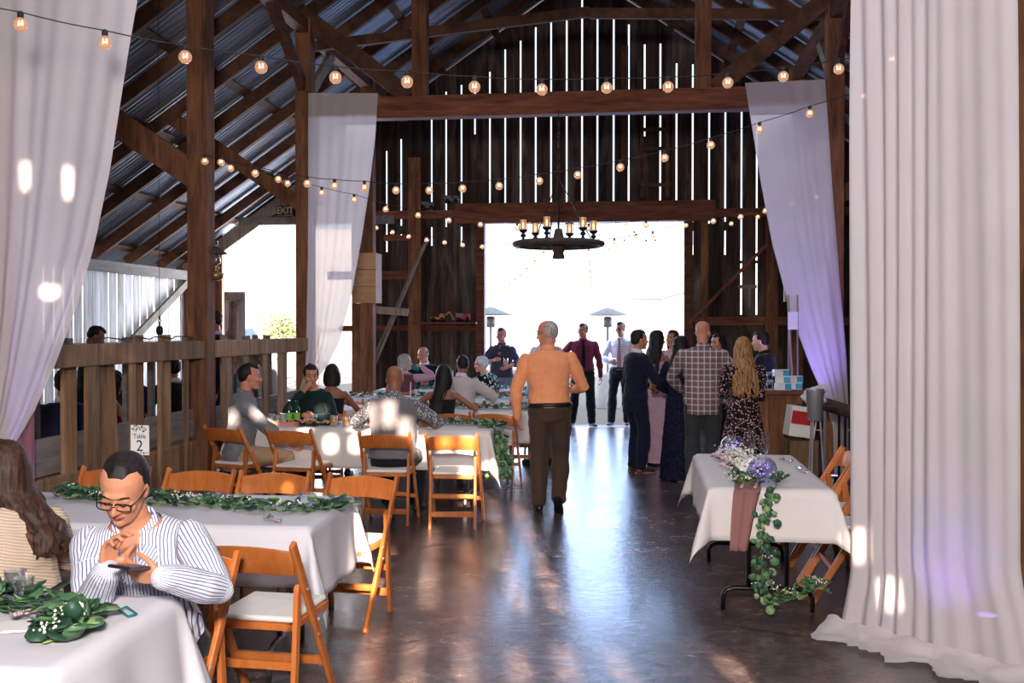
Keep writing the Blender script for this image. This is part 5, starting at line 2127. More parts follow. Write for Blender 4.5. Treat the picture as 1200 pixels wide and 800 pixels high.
for i in range(6):
    a = 2 * PI * i / 6 + .28
    cx, cy = .42 * math.cos(a), .42 * math.sin(a)
    mb = MB(); mb.lathe([(.03, .03), (.02, .05), (.012, .07), (.03, .085), (.034, .10), (.014, .12), (.045, .145), (.05, .16), (.05, .165)], (cx, cy, 0), 12)
    for q in range(6):
        b = 2 * PI * q / 6
        mb.cyl((cx + .045 * math.cos(b), cy + .045 * math.sin(b), .16), (cx + .045 * math.cos(b), cy + .045 * math.sin(b), .285), .0035, n=5)
    mb.lathe([(.05, .28), (.052, .285), (.045, .295)], (cx, cy, 0), 12, cap=False)
    lo = mb.build('lantern', 'dark_iron', t, True)
    MB().lathe([(.037, .165), (.037, .285)], (cx, cy, 0), 14, cap=False).build('glass_chimney', 'bulb_lit', lo, True)
    MB().ell((cx, cy, .215), (.013, .013, .035)).build('flame_bulb', 'lantern_glow', lo, True)

# oil lamp on a bracket
q = P(253, 305, 9.6)
t = thing('oil_lamp', 'brass wall oil lamp with conical shade on a post bracket', 'lamp', (q.x, q.y, q.z))
mb = MB()
mb.tube([(-.15, 0, .16), (.02, 0, .16)], .007, 6).tube([(-.15, 0, -.16), (.0, 0, -.16)], .007, 6).tube([(-.14, 0, .20), (-.14, 0, -.24)], .01, 6)
mb.build('bracket', 'dark_iron', t)
MB().lathe([(.03, -.19), (.062, -.17), (.072, -.14), (.066, -.12), (.03, -.105), (.02, -.09), (.034, -.075), (.03, -.05), (.012, -.03)], (0, 0, 0), 20).build('font', 'brass', t, True)
MB().lathe([(.02, -.05), (.045, -.02), (.04, .03), (.022, .07), (.02, .18)], (0, 0, 0), 20, cap=False).build('chimney', 'clear_glass', t, True)
MB().lathe([(.022, .125), (.105, .065), (.108, .062)], (0, 0, 0), 24, cap=False).build('shade', 'wheel_wood', t, True, solid=.004)

# hanging pulley
q = P(187, 372, 9.8)
t = thing('pulley_block', 'dark iron pulley block hanging from a hook over the railing', 'pulley', (q.x, q.y, q.z))
top = roof_z(q.x) - q.z
MB().tube([(0, 0, 0), (0, 0, top)], .0025, 5).build('wire', 'dark_iron', t)
mb = MB()
for i in range(3):
    mb.tube([V(((.011 if i % 2 else 0) * math.cos(w), (0 if i % 2 else .011) * math.cos(w), -.03 * i + .018 * math.sin(w))) for w in [2 * PI * k / 8 for k in range(8)]], .005, 5, closed=True)
mb.build('links', 'dark_iron', t, True)
MB().ell((0, 0, -.125), (.035, .03, .05)).build('block', 'dark_iron', t, True)
MB().tube([(0, 0, -.17), (.02, 0, -.19), (.012, 0, -.21), (-.01, 0, -.205)], .006, 6).build('hook', 'dark_iron', t, True)

# exit sign
q = at_y(334, 247, YG - .2)
t = thing('exit_sign', 'wooden exit sign above the left opening', 'sign', q)
MB().span(-.15, .15, -.02, .03, -.085, .085).build('board', 'exit_box', t)
for i, c in enumerate('EXIT'):
    text_mesh('letter', c, .17, 'exit_cream', t, (-.10 + .072 * i + (.008 if i == 2 else 0), -.024, 0), (R(90), 0, 0))
# pine boards on the far left post
t = thing('pine_box', 'three pale pine boards stacked as a box on the post', 'box', (XL, 14.85, 2.05))
for i in range(3):
    MB().span(-.2, .17, -.05, .0, i * .25, i * .25 + .243).build('board', 'pine_board', t, bevel=.004)
MB().span(-.2, .17, .0, .3, .0, .74).build('carcass', 'pine_board', t, bevel=.004)
q = at_y(920, 352, 14.85)
MB_ = MB().span(2.02, 2.32, 14.8, 14.906, 2.05, 2.4)
tag(MB_.build('pine_crate', 'pine_board', None), 'small pine crate fixed to the post behind the right curtain', 'crate')

# shelf with toy trucks on the gable
t = thing('wall_shelf', 'long reddish wall shelf left of the big door', 'shelf', (-3.3, 17.2, 1.78))
MB().span(-.55, .55, -.14, .12, -.04, 0).build('board', 'shelf_wood', t, bevel=.003)
for x in (-.4, .4):
    MB().prism([(0, 0), (0, -.16), (.12, 0)], (x, .11, -.04), (0, -1, 0), (0, 0, 1), (1, 0, 0), .025).build('bracket', 'shelf_wood', t)
def toy(x, z, y, label, kind, col='toy_yellow'):
    t = thing('toy_truck' if kind != 'digger' else 'toy_digger', label, 'toy', (x, y, z))
    MB().span(-.12, .12, -.05, .05, .04, .085).span(.03, .11, -.045, .045, .085, .14).build('body', col, t, bevel=.006)
    for xx in (-.075, .075):
        MB().cyl((xx, -.06, .04), (xx, .06, .04), .04, .04, 14).build('wheel', 'black_plastic', t, True)
    if kind == 'digger':
        MB().beam((.1, 0, .09), (.2, 0, .17), .02, .025).beam((.2, 0, .17), (.27, 0, .06), .018, .02).build('boom', col, t)
        MB().prism([(0, 0), (.05, 0), (.045, -.05), (.0, -.035)], (.25, -.03, .07), (1, 0, 0), (0, 0, 1), (0, 1, 0), .06).build('bucket', 'toy_grey', t)
    elif kind == 'dump':
        MB().prism([(-.12, .085), (.02, .085), (.0, .14), (-.13, .15)], (0, -.05, 0), (1, 0, 0), (0, 0, 1), (0, 1, 0), .1).build('bed', 'toy_grey', t)
toy(-3.42, 1.78, 17.18, 'toy digger with raised boom on the wall shelf', 'digger')
toy(-2.98, 1.78, 17.18, 'small toy truck at the right end of the wall shelf', 'dump', 'red_print')
toy(-3.62, 3.70, 17.33, 'dark toy truck up on the ledge above the shelf', 'dump', 'toy_grey')
toy(-3.2, 3.80, 17.3, 'second dark toy truck on the ledge by the door header', 'dump', 'toy_grey')

# ladder fixed high on the gable
t = thing('wall_ladder', 'short wooden ladder fixed high on the gable boards', 'ladder', (.0, 17.3, 3.85))
for x in (0, .42):
    MB().span(x, x + .06, -.04, .0, 0, 1.45 if x == 0 else 1.75).build('side_rail', 'rafter_wood', t)
for z in (.18, .78, 1.1, 1.36):
    MB().span(.02, .5, -.07, -.04, z, z + .06).build('rung', 'rafter_wood', t)

# ------------------------------------------------------------------ bar at the right
t = thing('bar_counter', 'dark plank bar counter in front of the barman', 'bar', (0, 0, 0))
MB().span(.95, 1.74, 10.85, 11.5, .985, 1.03).build('counter_top', 'shelf_wood', t, bevel=.006)
for i in range(4):
    MB().span(1.0 + .17 * i, 1.162 + .17 * i, 10.92, 10.95, 0, .985).build('front_plank', 'beam_wood', t, bevel=.003)
MB().span(1.0, 1.66, 10.95, 11.45, .02, .98).build('carcass', 'rafter_wood', t)
def pack(x, y, z, label, kind):
    if kind == 'cups':
        t = thing('cup_pack', label, 'pack', (x, y, z))
        for i in range(4):
            mb = MB(); mb.lathe([(.026, 0), (.034, .085), (.032, .085), (.024, .003)], (-.105 + .07 * i, 0, .002), 14)
            mb.build('cup', 'clear_glass', t, True)
        MB().span(-.145, .145, -.04, .04, .0, .004).span(-.145, .145, -.04, .04, .088, .092).build('sleeve', 'pale_towel', t)
        for i in range(4):
            MB().span(-.125 + .07 * i, -.085 + .07 * i, -.041, -.038, .02, .06).build('print', 'suit_navy', t)
    else:
        t = thing('carton', label, 'box', (x, y, z), R(8 if kind == 'a' else -6))
        MB().span(-.075, .075, -.055, .055, 0, .071).build('carton_body', 'white_plastic', t, bevel=.002)
        MB().span(.01, .076, -.0565, .056, .005, .066).build('blue_side', 'blue_print', t)
pack(1.24, 10.95, 1.03, 'lower pack of clear cups with dark print on the bar', 'cups')
pack(1.24, 10.95, 1.125, 'upper pack of clear cups with dark print on the bar', 'cups')
pack(1.48, 10.97, 1.03, 'lowest white and blue carton at the bar end, left stack', 'a')
pack(1.48, 10.97, 1.102, 'middle white and blue carton at the bar end', 'b')
pack(1.46, 10.97, 1.174, 'top thin white carton above the middle carton', 'a')
pack(1.62, 11.1, 1.03, 'bottom blue carton at the far right end of the bar', 'b')
pack(1.62, 11.1, 1.102, 'top blue carton at the far right end of the bar', 'a')
# pale leaning poles and card
t = thing('easel', 'pale easel poles with a small blank card above the bar', 'easel', (1.72, 11.9, 0))
MB().cyl((-.06, 0, 2.05), (.05, 0, 0), .014, n=8).build('pole', 'pale_brace', t)
MB().cyl((.05, .02, 2.05), (.06, .02, 0), .010, n=8).build('pole', 'pale_brace', t)
MB().span(-.06, .05, -.03, -.02, 1.66, 1.86).build('card', 'paper', t)
# steel urn, bags, cartons in the clutter beyond the table
q = at_y(955, 500, 10.2)
t = thing('steel_bin', 'tall brushed steel cylinder on a stand right of the bar', 'bin', (q.x, 10.2, 0))
MB().lathe([(.06, .78), (.07, .79), (.085, 1.08), (.088, 1.09)], n=24).build('cylinder', 'steel', t, True)
for a in (0, 2.1, 4.2):
    MB().cyl((.05 * math.cos(a), .05 * math.sin(a), .8), (.1 * math.cos(a), .1 * math.sin(a), 0), .009, n=8).build('stand_leg', 'steel', t)
q = at_y(938, 480, 10.45)
t = thing('cardboard_box', 'tilted white carton printed in red beside the steel cylinder', 'box', (q.x, 10.45, .62), R(10))
b = MB().box((0, 0, .13), (.26, .2, .30), Matrix.Rotation(R(8), 3, 'Y')).build('carton_body', 'cushion', t, bevel=.004)
MB().box((0, -.102, .17), (.24, .006, .13), Matrix.Rotation(R(8), 3, 'Y')).build('red_print', 'red_print', t)
MB().span(-.14, .14, -.12, .12, -.62, -.05).build('crate', 'weathered', t)
mb = MB(); mb.ell((0, 0, 0), (.13, .1, .09)).ell((.1, .05, .06), (.08, .08, .07)).ell((-.06, .05, .07), (.07, .07, .06))
o = mb.voxel('white_bag', 'white_plastic', None, .012, 2); o.location = (1.62, 9.75, .12); wrinkle(o, .03)
tag(o, 'crumpled white plastic bag on the floor right of the table', 'bag')
mb = MB(); mb.ell((0, 0, 0), (.1, .08, .07)).ell((.05, .0, .07), (.05, .05, .06))
o = mb.voxel('green_bag', 'green_print', None, .012, 2); o.location = (1.78, 9.4, .10); wrinkle(o, .03)
tag(o, 'green plastic bag on the floor by the post', 'bag')
mb = MB(); mb.ell((0, 0, 0), (.16, .1, .1)).ell((.07, .0, .09), (.1, .09, .08))
o = mb.voxel('paper_bags', 'paper', None, .012, 2); o.location = (1.74, 10.62, .98); o.scale = (.7, .7, .7); wrinkle(o, .05)
tag(o, 'crumpled pale paper bags heaped behind the steel cylinder', 'bag')
t = thing('storage_rack', 'dark low rack under the bags right of the bar', 'rack', (1.8, 10.6, 0))
MB().span(-.2, .25, -.15, .2, .86, .9).build('rack_shelf', 'black_metal', t)
for x in (-.18, .22):
    for yy in (-.13, .18):
        MB().cyl((x, yy, 0), (x, yy, .88), .012, n=8).build('leg', 'black_metal', t)
# tool rack on the right post wall
t = thing('hanging_tool', 'wooden tool hanging on the right gable wall', 'tool', at_y(878, 338, 17.25))
MB().span(-.18, .12, -.03, 0, .0, .06).prism([(0, 0), (.06, 0), (.05, -.3), (.01, -.3)], (-.03, -.03, 0), (1, 0, 0), (0, 0, 1), (0, 1, 0), .03).build('head', 'pale_brace', t)

# ------------------------------------------------------------------ string lights
def lin(pts, d0, d1, dy=0):
    n = len(pts) - 1
    x0, x1 = pts[0][0], pts[-1][0]
    return [P(x, y + dy, d0 + (d1 - d0) * (x - x0) / (x1 - x0)) for x, y in pts]
s1 = lin([(-60, 10), (24, 29), (123, 50), (217, 67), (306, 79), (393, 91), (477, 96), (556, 102), (635, 105), (711, 103), (783, 102), (853, 97), (918, 90), (983, 81), (1045, 70)], 5.0, 6.9)
string_light('nearest string of large bulbs crossing the top of the room', s1, .036, 'festoon bulb strings', tail0=P(-130, -22, 4.9), tail1=P(1190, 22, 7.3))
s2 = lin([(240, 189), (299, 203), (360, 215), (392, 218), (427, 220), (464, 223), (503, 223), (542, 221), (585, 218), (632, 212), (677, 205), (727, 196), (779, 185), (833, 170), (890, 152), (949, 133), (1012, 113)], 9.4, 8.4)
string_light('string of bulbs swagging from the left post up to the right curtain', s2, .035, 'festoon bulb strings', tail0=P(228, 178, 9.5), tail1=P(1040, 96, 8.4))
pp = [(259, 190), (270, 197), (326, 210), (337, 215), (377, 226), (415, 234), (452, 245), (490, 252), (526, 258), (563, 263)]
s3 = lin(pp, 9.6, 13.0)
s3b = [P(x, y, 13.0 - (i * .12)) for i, (x, y) in enumerate([(606, 267), (690, 268), (757, 264), (836, 259), (868, 254), (897, 247), (928, 239), (957, 231)])]
string_light('string of small bulbs dipping from the left post to the door header', s3 + s3b, .035, 'festoon bulb strings', tail0=P(228, 176, 9.4), tail1=P(985, 222, 11.8))
s4 = [P(x, y, 15.5) for x, y in [(441, 267), (460, 272), (479, 277), (500, 281), (521, 284), (542, 287), (565, 289), (606, 290), (720, 284), (765, 276), (804, 264), (827, 269), (857, 262), (888, 254)]]
s4 = s4[:11] + s4[12:]
string_light('farthest string of small bulbs beneath the door header', s4, .035, 'festoon bulb strings', tail0=P(425, 258, 15.2), tail1=P(915, 244, 15.2))
for lab, pts, d0, d1, n in (('outdoor string of tiny bulbs slanting down to the left', [(637, 298), (575, 343)], 19, 34, 11),
                            ('outdoor string of tiny bulbs receding straight away', [(690, 296), (694, 337)], 19, 36, 8),
                            ('outdoor string of tiny bulbs at right of the doorway', [(757, 262), (700, 296)], 19, 30, 7),
                            ('outdoor string of tiny bulbs rising to the upper right', [(768, 284), (733, 262)], 21, 19, 4)):
    P0, P1 = P(*pts[0], d0), P(*pts[1], d1)
    pl_ = [P0.lerp(P1, i / (n - 1)) - V((0, 0, .15 * math.sin(PI * i / (n - 1)))) for i in range(n)]
    string_light(lab, pl_, .035, 'outdoor festoon strings')
pa, pb = P(720, 350, 60), P(830, 335, 60)
tag(MB().tube([pa, pa.lerp(pb, .5) - V((0, 0, .4)), pb], .03, 5).build('overhead_wire', 'cable_black', None), 'thin wire sagging across the bright hillside', 'wire')
for (x0, x1) in (((-1.2, 17.2, 3.3), None),):
    pass

# ------------------------------------------------------------------ outdoors
def heater(x, y, label):
    t = thing('patio_heater', label, 'patio heater', (x, y, -.03))
    MB().lathe([(.26, 0), (.27, .02), (.25, .70), (.22, .74), (.05, .76)], n=24).build('gas_housing', 'white_plastic', t, True)
    MB().cyl((0, 0, .74), (0, 0, 1.75), .03, n=10).build('pole', 'steel', t)
    MB().lathe([(.07, 1.72), (.09, 1.74), (.09, 1.92), (.06, 1.95)], n=16).build('burner', 'galvanised', t, True)
    MB().lathe([(.44, 1.97), (.42, 1.99), (.1, 2.12), (.02, 2.14)], n=28).build('reflector', 'galvanised', t, True)
q = at_z(712, 478, -.03)
heater(q.x, q.y, 'mushroom patio heater behind the man in the white shirt')
q = P(575, 478, 21)
heater(q.x, q.y, 'mushroom patio heater at the left edge of the doorway')
# left yard
t = thing('shade_sail', 'blue grey fabric canopy beyond the left opening', 'canopy', (0, 0, 0))
a = [P(262, 376, 24), P(290, 376, 24), P(304, 397, 22), P(250, 399, 22)]
MB().add([tuple(p) for p in a], [(0, 1, 2, 3)]).build('fabric', 'canopy_grey', t, solid=.03)
for p in (a[0], a[2]):
    MB().cyl((p.x, p.y, -.05), (p.x, p.y, p.z), .04, n=8).build('pole', 'galvanised', t)
q0, q1 = P(269, 398, 19), P(273, 353, 19)
tag(MB().cyl((q0.x, q0.y, -.05), (q1.x + .0, q1.y, q1.z), .07, n=10).build('timber_pole', 'log_wood', None), 'dark round timber pole standing in the left yard', 'pole')
t = thing('shrub', 'pale sunlit shrub beyond the railing at left', 'shrub', P(332, 392, 28))
mb = MB(); rr = random.Random(8)
for i in range(900):
    d = V((rr.gauss(0, .34), rr.gauss(0, .34), rr.gauss(.0, .34)))
    leaf(mb, d, (rr.uniform(-1, 1), rr.uniform(-1, 1), rr.uniform(-.2, 1)), (rr.uniform(-1, 1), rr.uniform(-1, 1), 1), .10, .06)
mb.build('foliage', 'bush_leaf', t, True, fix=False)
MB().cyl((0, 0, -1.6), (0, 0, 0), .05, .03).build('trunk', 'log_wood', t)
t = thing('sliding_door', 'pale plank barn door slid open outside the left opening', 'door', (-8.05, 18.2, 0), R(12))
MB().span(-.2, .75, 0, .03, 0, 2.35).build('planks', 'door_boards', t)
MB().beam((-.15, -.03, .3), (.7, -.03, 2.2), .02, .12, (0, 1, 0)).span(-.2, .75, -.04, 0, 2.2, 2.35).build('z_brace', 'grey_plank', t)
t = thing('yard_fence', 'light post and rail fence far beyond the left opening', 'fence', P(300, 396, 30))
for i in range(5):
    MB().span(-3 + i * 1.6, -2.92 + i * 1.6, 0, .08, -1.9, .35).build('fence_post', 'pale_brace', t)
MB().span(-3, 3.5, -.02, .04, .15, .27).build('fence_rail', 'pale_brace', t)
# ------------------------------------------------------------------ guests
def loc_of(px, y):
    return at_y(px, 420, y).x
def to_local(p, x, y, rz, z0=0):
    a = R(rz)
    dx, dy = p.x - x, p.y - y
    return (dx * math.cos(a) + dy * math.sin(a), -dx * math.sin(a) + dy * math.cos(a), p.z - z0)
def ddir(v, rz):
    a = R(rz); v = V(v)
    return V((v.x * math.cos(a) + v.y * math.sin(a), -v.x * math.sin(a) + v.y * math.cos(a), v.z))

# 1 man with phone, lower left
mx, my, mr = -1.80, 3.66, 190
hL = P(192, 676, 3.33)      # his left hand under the phone
hR = P(124, 670, 3.34)
def man_extra(I):
    hp, hk, HR, root = I['hp'], I['hk'], I['HR'], I['root']
    for s in (-1, 1):
        MB().limb([hp(.016 * s, .094, -.002), hp(.031 * s, .0975, -.0055), hp(.046 * s, .089, -.001)], .0016, 6).build('eyelash', 'eye_dark', root, True)
    mb = MB()
    mb.limb([hp(-.024, .094, -.060), hp(-.008, .1015, -.0565), hp(0, .102, -.058), hp(.008, .1015, -.0565), hp(.024, .094, -.060)], [.002, .0038, .0034, .0038, .002], 8)
    mb.limb([hp(-.019, .095, -.0635), hp(0, .1005, -.066), hp(.019, .095, -.0635)], [.0025, .005, .0025], 8)
    mb.build('lips', 'lip', root, True)
    mb = MB()
    for s in (-1, 1):
        for sg, r in ((0, .0014), (1, .0014)):
            pass
    I2 = I['A']
I1 = person('man in blue striped shirt and glasses looking down at a phone', mx, my, mr, 1.72, sit=.41, lean=20, side=4, twist=0, head=(-6, 30, -6), w=1.06,
       rh=to_local(hR, mx, my, mr), lh=to_local(hL, mx, my, mr), rpole=(.25, -.2, -1), lpole=(-.9, -.3, -.7),
       rhand=dict(d=ddir((.12, .1, 1), mr), pn=ddir((.9, -.35, -.1), mr), finger_curl=(.42, .5, .55, .6), spread=.4, thumb=.5),
       lhand=dict(d=ddir((-1, -.05, .10), mr), pn=ddir((.0, 1, .45), mr), curl=.34, thumb=.3),
       skin='skin_tan', hair=('swept', 'hair_black'), top=('shirt', 'shirt_striped'), bottom=('trousers', 'trousers_black'), vox=.0042, glasses=True, face=True, extras=man_extra, belly=.5, cuffs=True, hand_scale=1.04, feet=((.30, .34, 0), (.06, .34, 0)), knees=((.1, 1, .1), (.1, 1, .1)))
c = P(152, 664, 3.24)
t = thing('smartphone', 'black smartphone held by the man in the striped shirt', 'phone', c, 0)
rot = Matrix.Rotation(R(6), 3, 'Y') @ Matrix.Rotation(R(-12), 3, 'X')
MB().box((0, 0, 0), (.074, .148, .009), rot).build('phone_body', 'black_plastic', t, bevel=.003)
MB().box(rot @ V((.018, -.052, -.006)), (.02, .02, .003), rot).build('camera_bump', 'dark_iron', t, bevel=.001)
MB().box(rot @ V((0, 0, .005)), (.066, .138, .001), rot).build('screen', 'black_plastic', t)

# 2 woman in beige knit
person('woman in beige knit sweater with wavy brown hair seen from behind', -2.33, 3.62, 62, 1.62, sit=.43, lean=10, head=(14, 6, -4), female=True, w=1.12,
       rh=(.18, .38, .80), lh=(-.2, .38, .80), skin='skin_fair', hair=('wavy', 'hair_brown', .36, (.08, -.11, .44)), top=('loose', 'knit_beige'), bottom=('trousers', 'denim_dark'), vox=.006, neck=1.0)

# table guests
x = loc_of(285, 9.15)
person('man in grey shirt with rolled sleeves sitting sideways by the post', x, 9.04, -72, 1.76, sit=.46, lean=6, head=(8, 2, 0),
       rh=(.16, .50, .60), lh=(-.2, .42, .76), rpole=(.5, -.7, -.5), skin='skin_red', hair=('quiff', 'hair_black'), top=('loose', 'shirt_grey'), sleeves='rolled', bottom=('trousers', 'trousers_khaki'), shoes='shoe_brown', vox=.007,
       feet=((.14, .50, 0), (-.12, .44, 0)))
x = loc_of(369, 10.15)
person('woman in dark teal top with pulled back hair covering her mouth', x, 10.2, 168, 1.66, sit=.47, lean=8, head=(38, 6, 0), female=True, w=1.12,
       rh=(.03, .24, 1.02), lh=(-.2, .38, .80), rpole=(.8, .2, -1), rhand=dict(d=(-.45, -.1, .6), pn=(-.3, -1, 0), curl=.3), skin='skin_olive', hair=('bun', 'hair_black'), top=('loose', 'top_teal'), bottom=('trousers', 'trousers_black'), vox=.0065)
person('dark haired guest behind the woman in teal, seen from behind', loc_of(388, 10.85), 10.85, 10, 1.62, sit=.46, lean=6, female=True, skin='skin_brown', hair=('bob', 'hair_black'), top=('dress', 'dress_black'), sleeves='none', rh=(.2, .35, .8), lh=(-.2, .35, .8))
x = loc_of(459, 8.8)
person('bald man in a grey vest seen from behind at the table', x, 8.80, 0, 1.76, sit=.46, lean=8, head=(6, 4, 0), w=1.12, rh=(.24, .42, .80), lh=(-.24, .42, .80), rpole=(1, -.2, -.4), lpole=(-1, -.2, -.4),
       skin='skin_brown', hair=('none', 'hair_black'), top=('shirt', 'shirt_print'), sleeves='rolled', vest='vest_grey', bottom=('trousers', 'trousers_black'), belly=.5)
x = loc_of(517, 10.8)
person('woman with long black hair in a strappy black dress seen from behind', x, 10.85, 2, 1.62, sit=.46, lean=6, head=(28, 4, 0), female=True, rh=(.30, .26, .80), lh=(-.28, .28, .80), rpole=(1, -.4, -.6), lpole=(-1, -.4, -.6),
       skin='skin_brown', hair=('long', 'hair_black', .58, (-.06, -.12, .44)), top=('dress', 'dress_black'), sleeves='none',
       extras=lambda I: [MB().tube([I['tp'](.03 * s, -.11, .40), I['tp'](.06 * s, -.10, .49), I['tp'](.07 * s, -.01, .53)], .008, 6).build('strap', 'dress_black', I['root'], True) for s in (-1, 1)])
person('man in a pale beige suit jacket seen from behind', loc_of(538, 12.4), 12.45, -6, 1.74, sit=.46, lean=8, head=(30, 6, 0), skin='skin_brown', hair=('quiff', 'hair_black'), top=('jacket', 'suit_beige'), bottom=('trousers', 'suit_beige'), rh=(.3, .36, .8), lh=(-.24, .4, .8), rpole=(1, -.3, -.5))
x9 = loc_of(471, 14.25)
person('woman with grey bob and mauve sleeves drinking from a blue cup', x9, 14.3, -14, 1.66, sit=.46, lean=4, head=(-52, 0, 0), female=True, w=1.15, rh=(.20, .26, 1.10), lh=(-.2, .35, .8), rpole=(1, -.3, -.6),
       skin='skin_fair', hair=('bob', 'hair_grey'), top=('loose', 'top_mauve'), vest='vest_plum', bottom=('trousers', 'trousers_black'))
c = P(487, 431, 14.2)
t = thing('blue_cup', 'blue cup tilted at the mouth of the grey haired woman', 'cup', c)
MB().lathe([(.028, -.05), (.036, .05), (.034, .05), (.026, -.045)], (0, 0, 0), 14, rot=Matrix.Rotation(R(-60), 3, 'Y')).build('cup_body', 'shirt_teal', t, True)
person('balding man facing us at the far table by the dark gable boards', loc_of(499, 15.9), 15.95, 170, 1.76, sit=.50, lean=10, head=(-14, 14, 0), skin='skin_red', hair=('thin', 'hair_black'), top=('jacket', 'suit_black'), bottom=('trousers', 'trousers_black'), rh=(.2, .36, .8), lh=(-.2, .36, .8))
person('older woman with white hair in a dark floral blouse facing left', loc_of(575, 14.45), 14.45, 58, 1.64, sit=.46, lean=14, head=(24, 4, 0), female=True, w=1.2, skin='skin_fair', hair=('short', 'hair_white'), glasses=True, top=('loose', 'blouse_floral'), bottom=('trousers', 'trousers_black'), rh=(.22, .36, .8), lh=(-.2, .36, .8))
x = loc_of(588, 16.5)
person('man in a dark vest and blue shirt holding a yellow drink by the door', x, 16.5, 172, 1.69, head=(-10, 2, 0), skin='skin_red', hair=('quiff', 'hair_brown'), top=('shirt', 'shirt_blue'), sleeves='rolled', vest='vest_dark', bottom=('trousers', 'shirt_grey'), tie='tie_pink',
       rh=(.06, .30, 1.16), lh=(-.20, .34, 1.06), rpole=(1, -.5, -.4), lpole=(-1, -.4, -.5))
tumbler(V((x + .12, 16.5 - .40, 1.07)), 'tall glass of yellow drink held by the man in the dark vest', .13, .038, 'juice')

# man in orange walking away
ox, oy = -.82, 9.35
person('white haired man in an orange shirt and brown trousers walking away', ox, oy, 4, 1.77, lean=4, side=-2, head=(62, 8, 0), w=1.2, belly=.55,
       lh=(-.30, .10, .86), rh=(.24, .34, 1.10), lpole=(-.7, -.7, 0), rpole=(.6, -.9, -.5), lhand=dict(pn=(.8, .5, 0), curl=.25),
       skin='skin_red', hair=('thin', 'hair_grey'), glasses=True, top=('shirt', 'shirt_orange'), bottom=('trousers', 'trousers_brown'), belt=True, vox=.0065,
       feet=((.085, -.10, .05, (.1, .55, -.8)), (-.10, .03, 0)), knees=((.1, 1, .1), (-.1, 1, .1)), toes=(6, -10))
person('dark haired man mostly hidden behind the man in orange', loc_of(640, 12.6), 12.6, 40, 1.76, skin='skin_tan', hair=('short', 'hair_black'), top=('shirt', 'shirt_white'), bottom=('trousers', 'trousers_khaki'), shoes='shoe_black', feet=((.1, .02, 0), (-.16, .05, 0)))
# in the doorway
person('man in maroon shirt and black tie standing in the doorway', loc_of(683, 17.45), 17.5, 186, 1.77, head=(-42, 0, 0), w=1.16, belly=.35, skin='skin_tan', hair=('quiff', 'hair_black'), top=('shirt', 'shirt_maroon'), tie='tie_dark', belt=True, bottom=('trousers', 'trousers_black'), shoes='shoe_grey',
       feet=((.19, .02, 0), (-.15, .02, 0)), toes=(20, -20), rh=(.30, -.06, .95), lh=(-.30, .05, .84), rpole=(1, -.6, 0), lpole=(-1, -.6, 0), glasses=False)
x = loc_of(727, 17.5)
person('man in white shirt and striped tie with glasses outside the doorway', x, 17.75, 170, 1.80, head=(-16, 4, 0), w=.98, skin='skin_tan', hair=('quiff', 'hair_black'), glasses=True, top=('shirt', 'shirt_white'), tie='tie_striped', belt=True, bottom=('trousers', 'trousers_black'), shoes='shoe_grey',
       feet=((.15, .06, 0), (-.12, .0, 0)), rh=(.12, .30, 1.10), lh=(-.24, .10, .90), rpole=(1, -.5, -.5))
tumbler(V((x - .10, 17.40, 1.08)), 'short tumbler held by the man in the white shirt', .09, .035, 'juice')
# group at the bar
sx = loc_of(745, 12.0)
person('man in navy suit in profile holding a colourful bottle', sx, 12.0, -62, 1.67, lean=2, head=(-8, 0, 0), w=1.05, skin='skin_tan', hair=('short', 'hair_black'), top=('jacket', 'suit_navy'), bottom=('trousers', 'suit_navy'), shoes='shoe_brown',
       rh=(.16, .34, 1.02), lh=(-.2, .25, 1.0), rpole=(.7, -.9, -.2), vox=.007)
q = P(768, 452, 11.75)
t = thing('decorated_bottle', 'small bottle wrapped in bright colours in the suited man\'s hand', 'bottle', q)
MB().lathe([(.03, -.09), (.034, -.08), (.034, .02), (.014, .06), (.013, .1)], n=14).build('bottle_glass', 'bottle_green', t, True)
mb = MB(); rr = random.Random(2)
for i in range(26):
    mb.ell((.034 * math.cos(i * 1.7), .034 * math.sin(i * 1.7), rr.uniform(-.08, .02)), (.014, .014, .016), None, 6, 5)
mb.build('red_wrapping', 'red_print', t, True)
mb = MB()
for i in range(12):
    mb.ell((.042 * math.cos(i * 2.3), .042 * math.sin(i * 2.3), rr.uniform(-.06, .02)), (.012, .012, .014), None, 6, 5)
mb.build('green_wrapping', 'green_print', t, True)
person('woman in a long pink dress with long dark hair', loc_of(769, 12.75), 12.75, -38, 1.66, head=(-20, 4, 0), female=True, skin='skin_brown', hair=('wavy', 'hair_black', .50), top=('dress', 'dress_pink', .03), sleeves='none', rh=(.20, .28, 1.0), lh=(-.2, .28, 1.0))
person('brown haired woman looking toward us at the back of the group', loc_of(789, 14.4), 14.4, 150, 1.66, head=(-10, 0, 0), female=True, skin='skin_tan', hair=('long', 'hair_brown', .40), top=('dress', 'dress_pink', .4), sleeves='short')
person('woman in a long dark sequined dress with black hair seen from behind', loc_of(798, 11.35), 11.4, -14, 1.60, head=(-22, 4, 0), female=True, w=1.05, skin='skin_brown', hair=('long', 'hair_black', .42), top=('dress', 'dress_sequin', .02), sleeves='long', rh=(.15, .30, 1.0), lh=(-.18, .28, .95))
px_ = loc_of(824, 10.9)
person('bald man in plaid shirt and charcoal trousers seen from behind', px_, 10.95, -2, 1.77, lean=1, head=(-22, 4, 0), w=1.22, belly=.6, skin='skin_red', hair=('none', 'hair_stubble'), top=('loose', 'shirt_plaid'), bottom=('trousers', 'trousers_charcoal'), glasses=True,
       rh=(.30, .10, .86), lh=(-.22, .3, 1.0), rpole=(.8, -.6, 0), lpole=(-1, -.4, -.3), vox=.007)
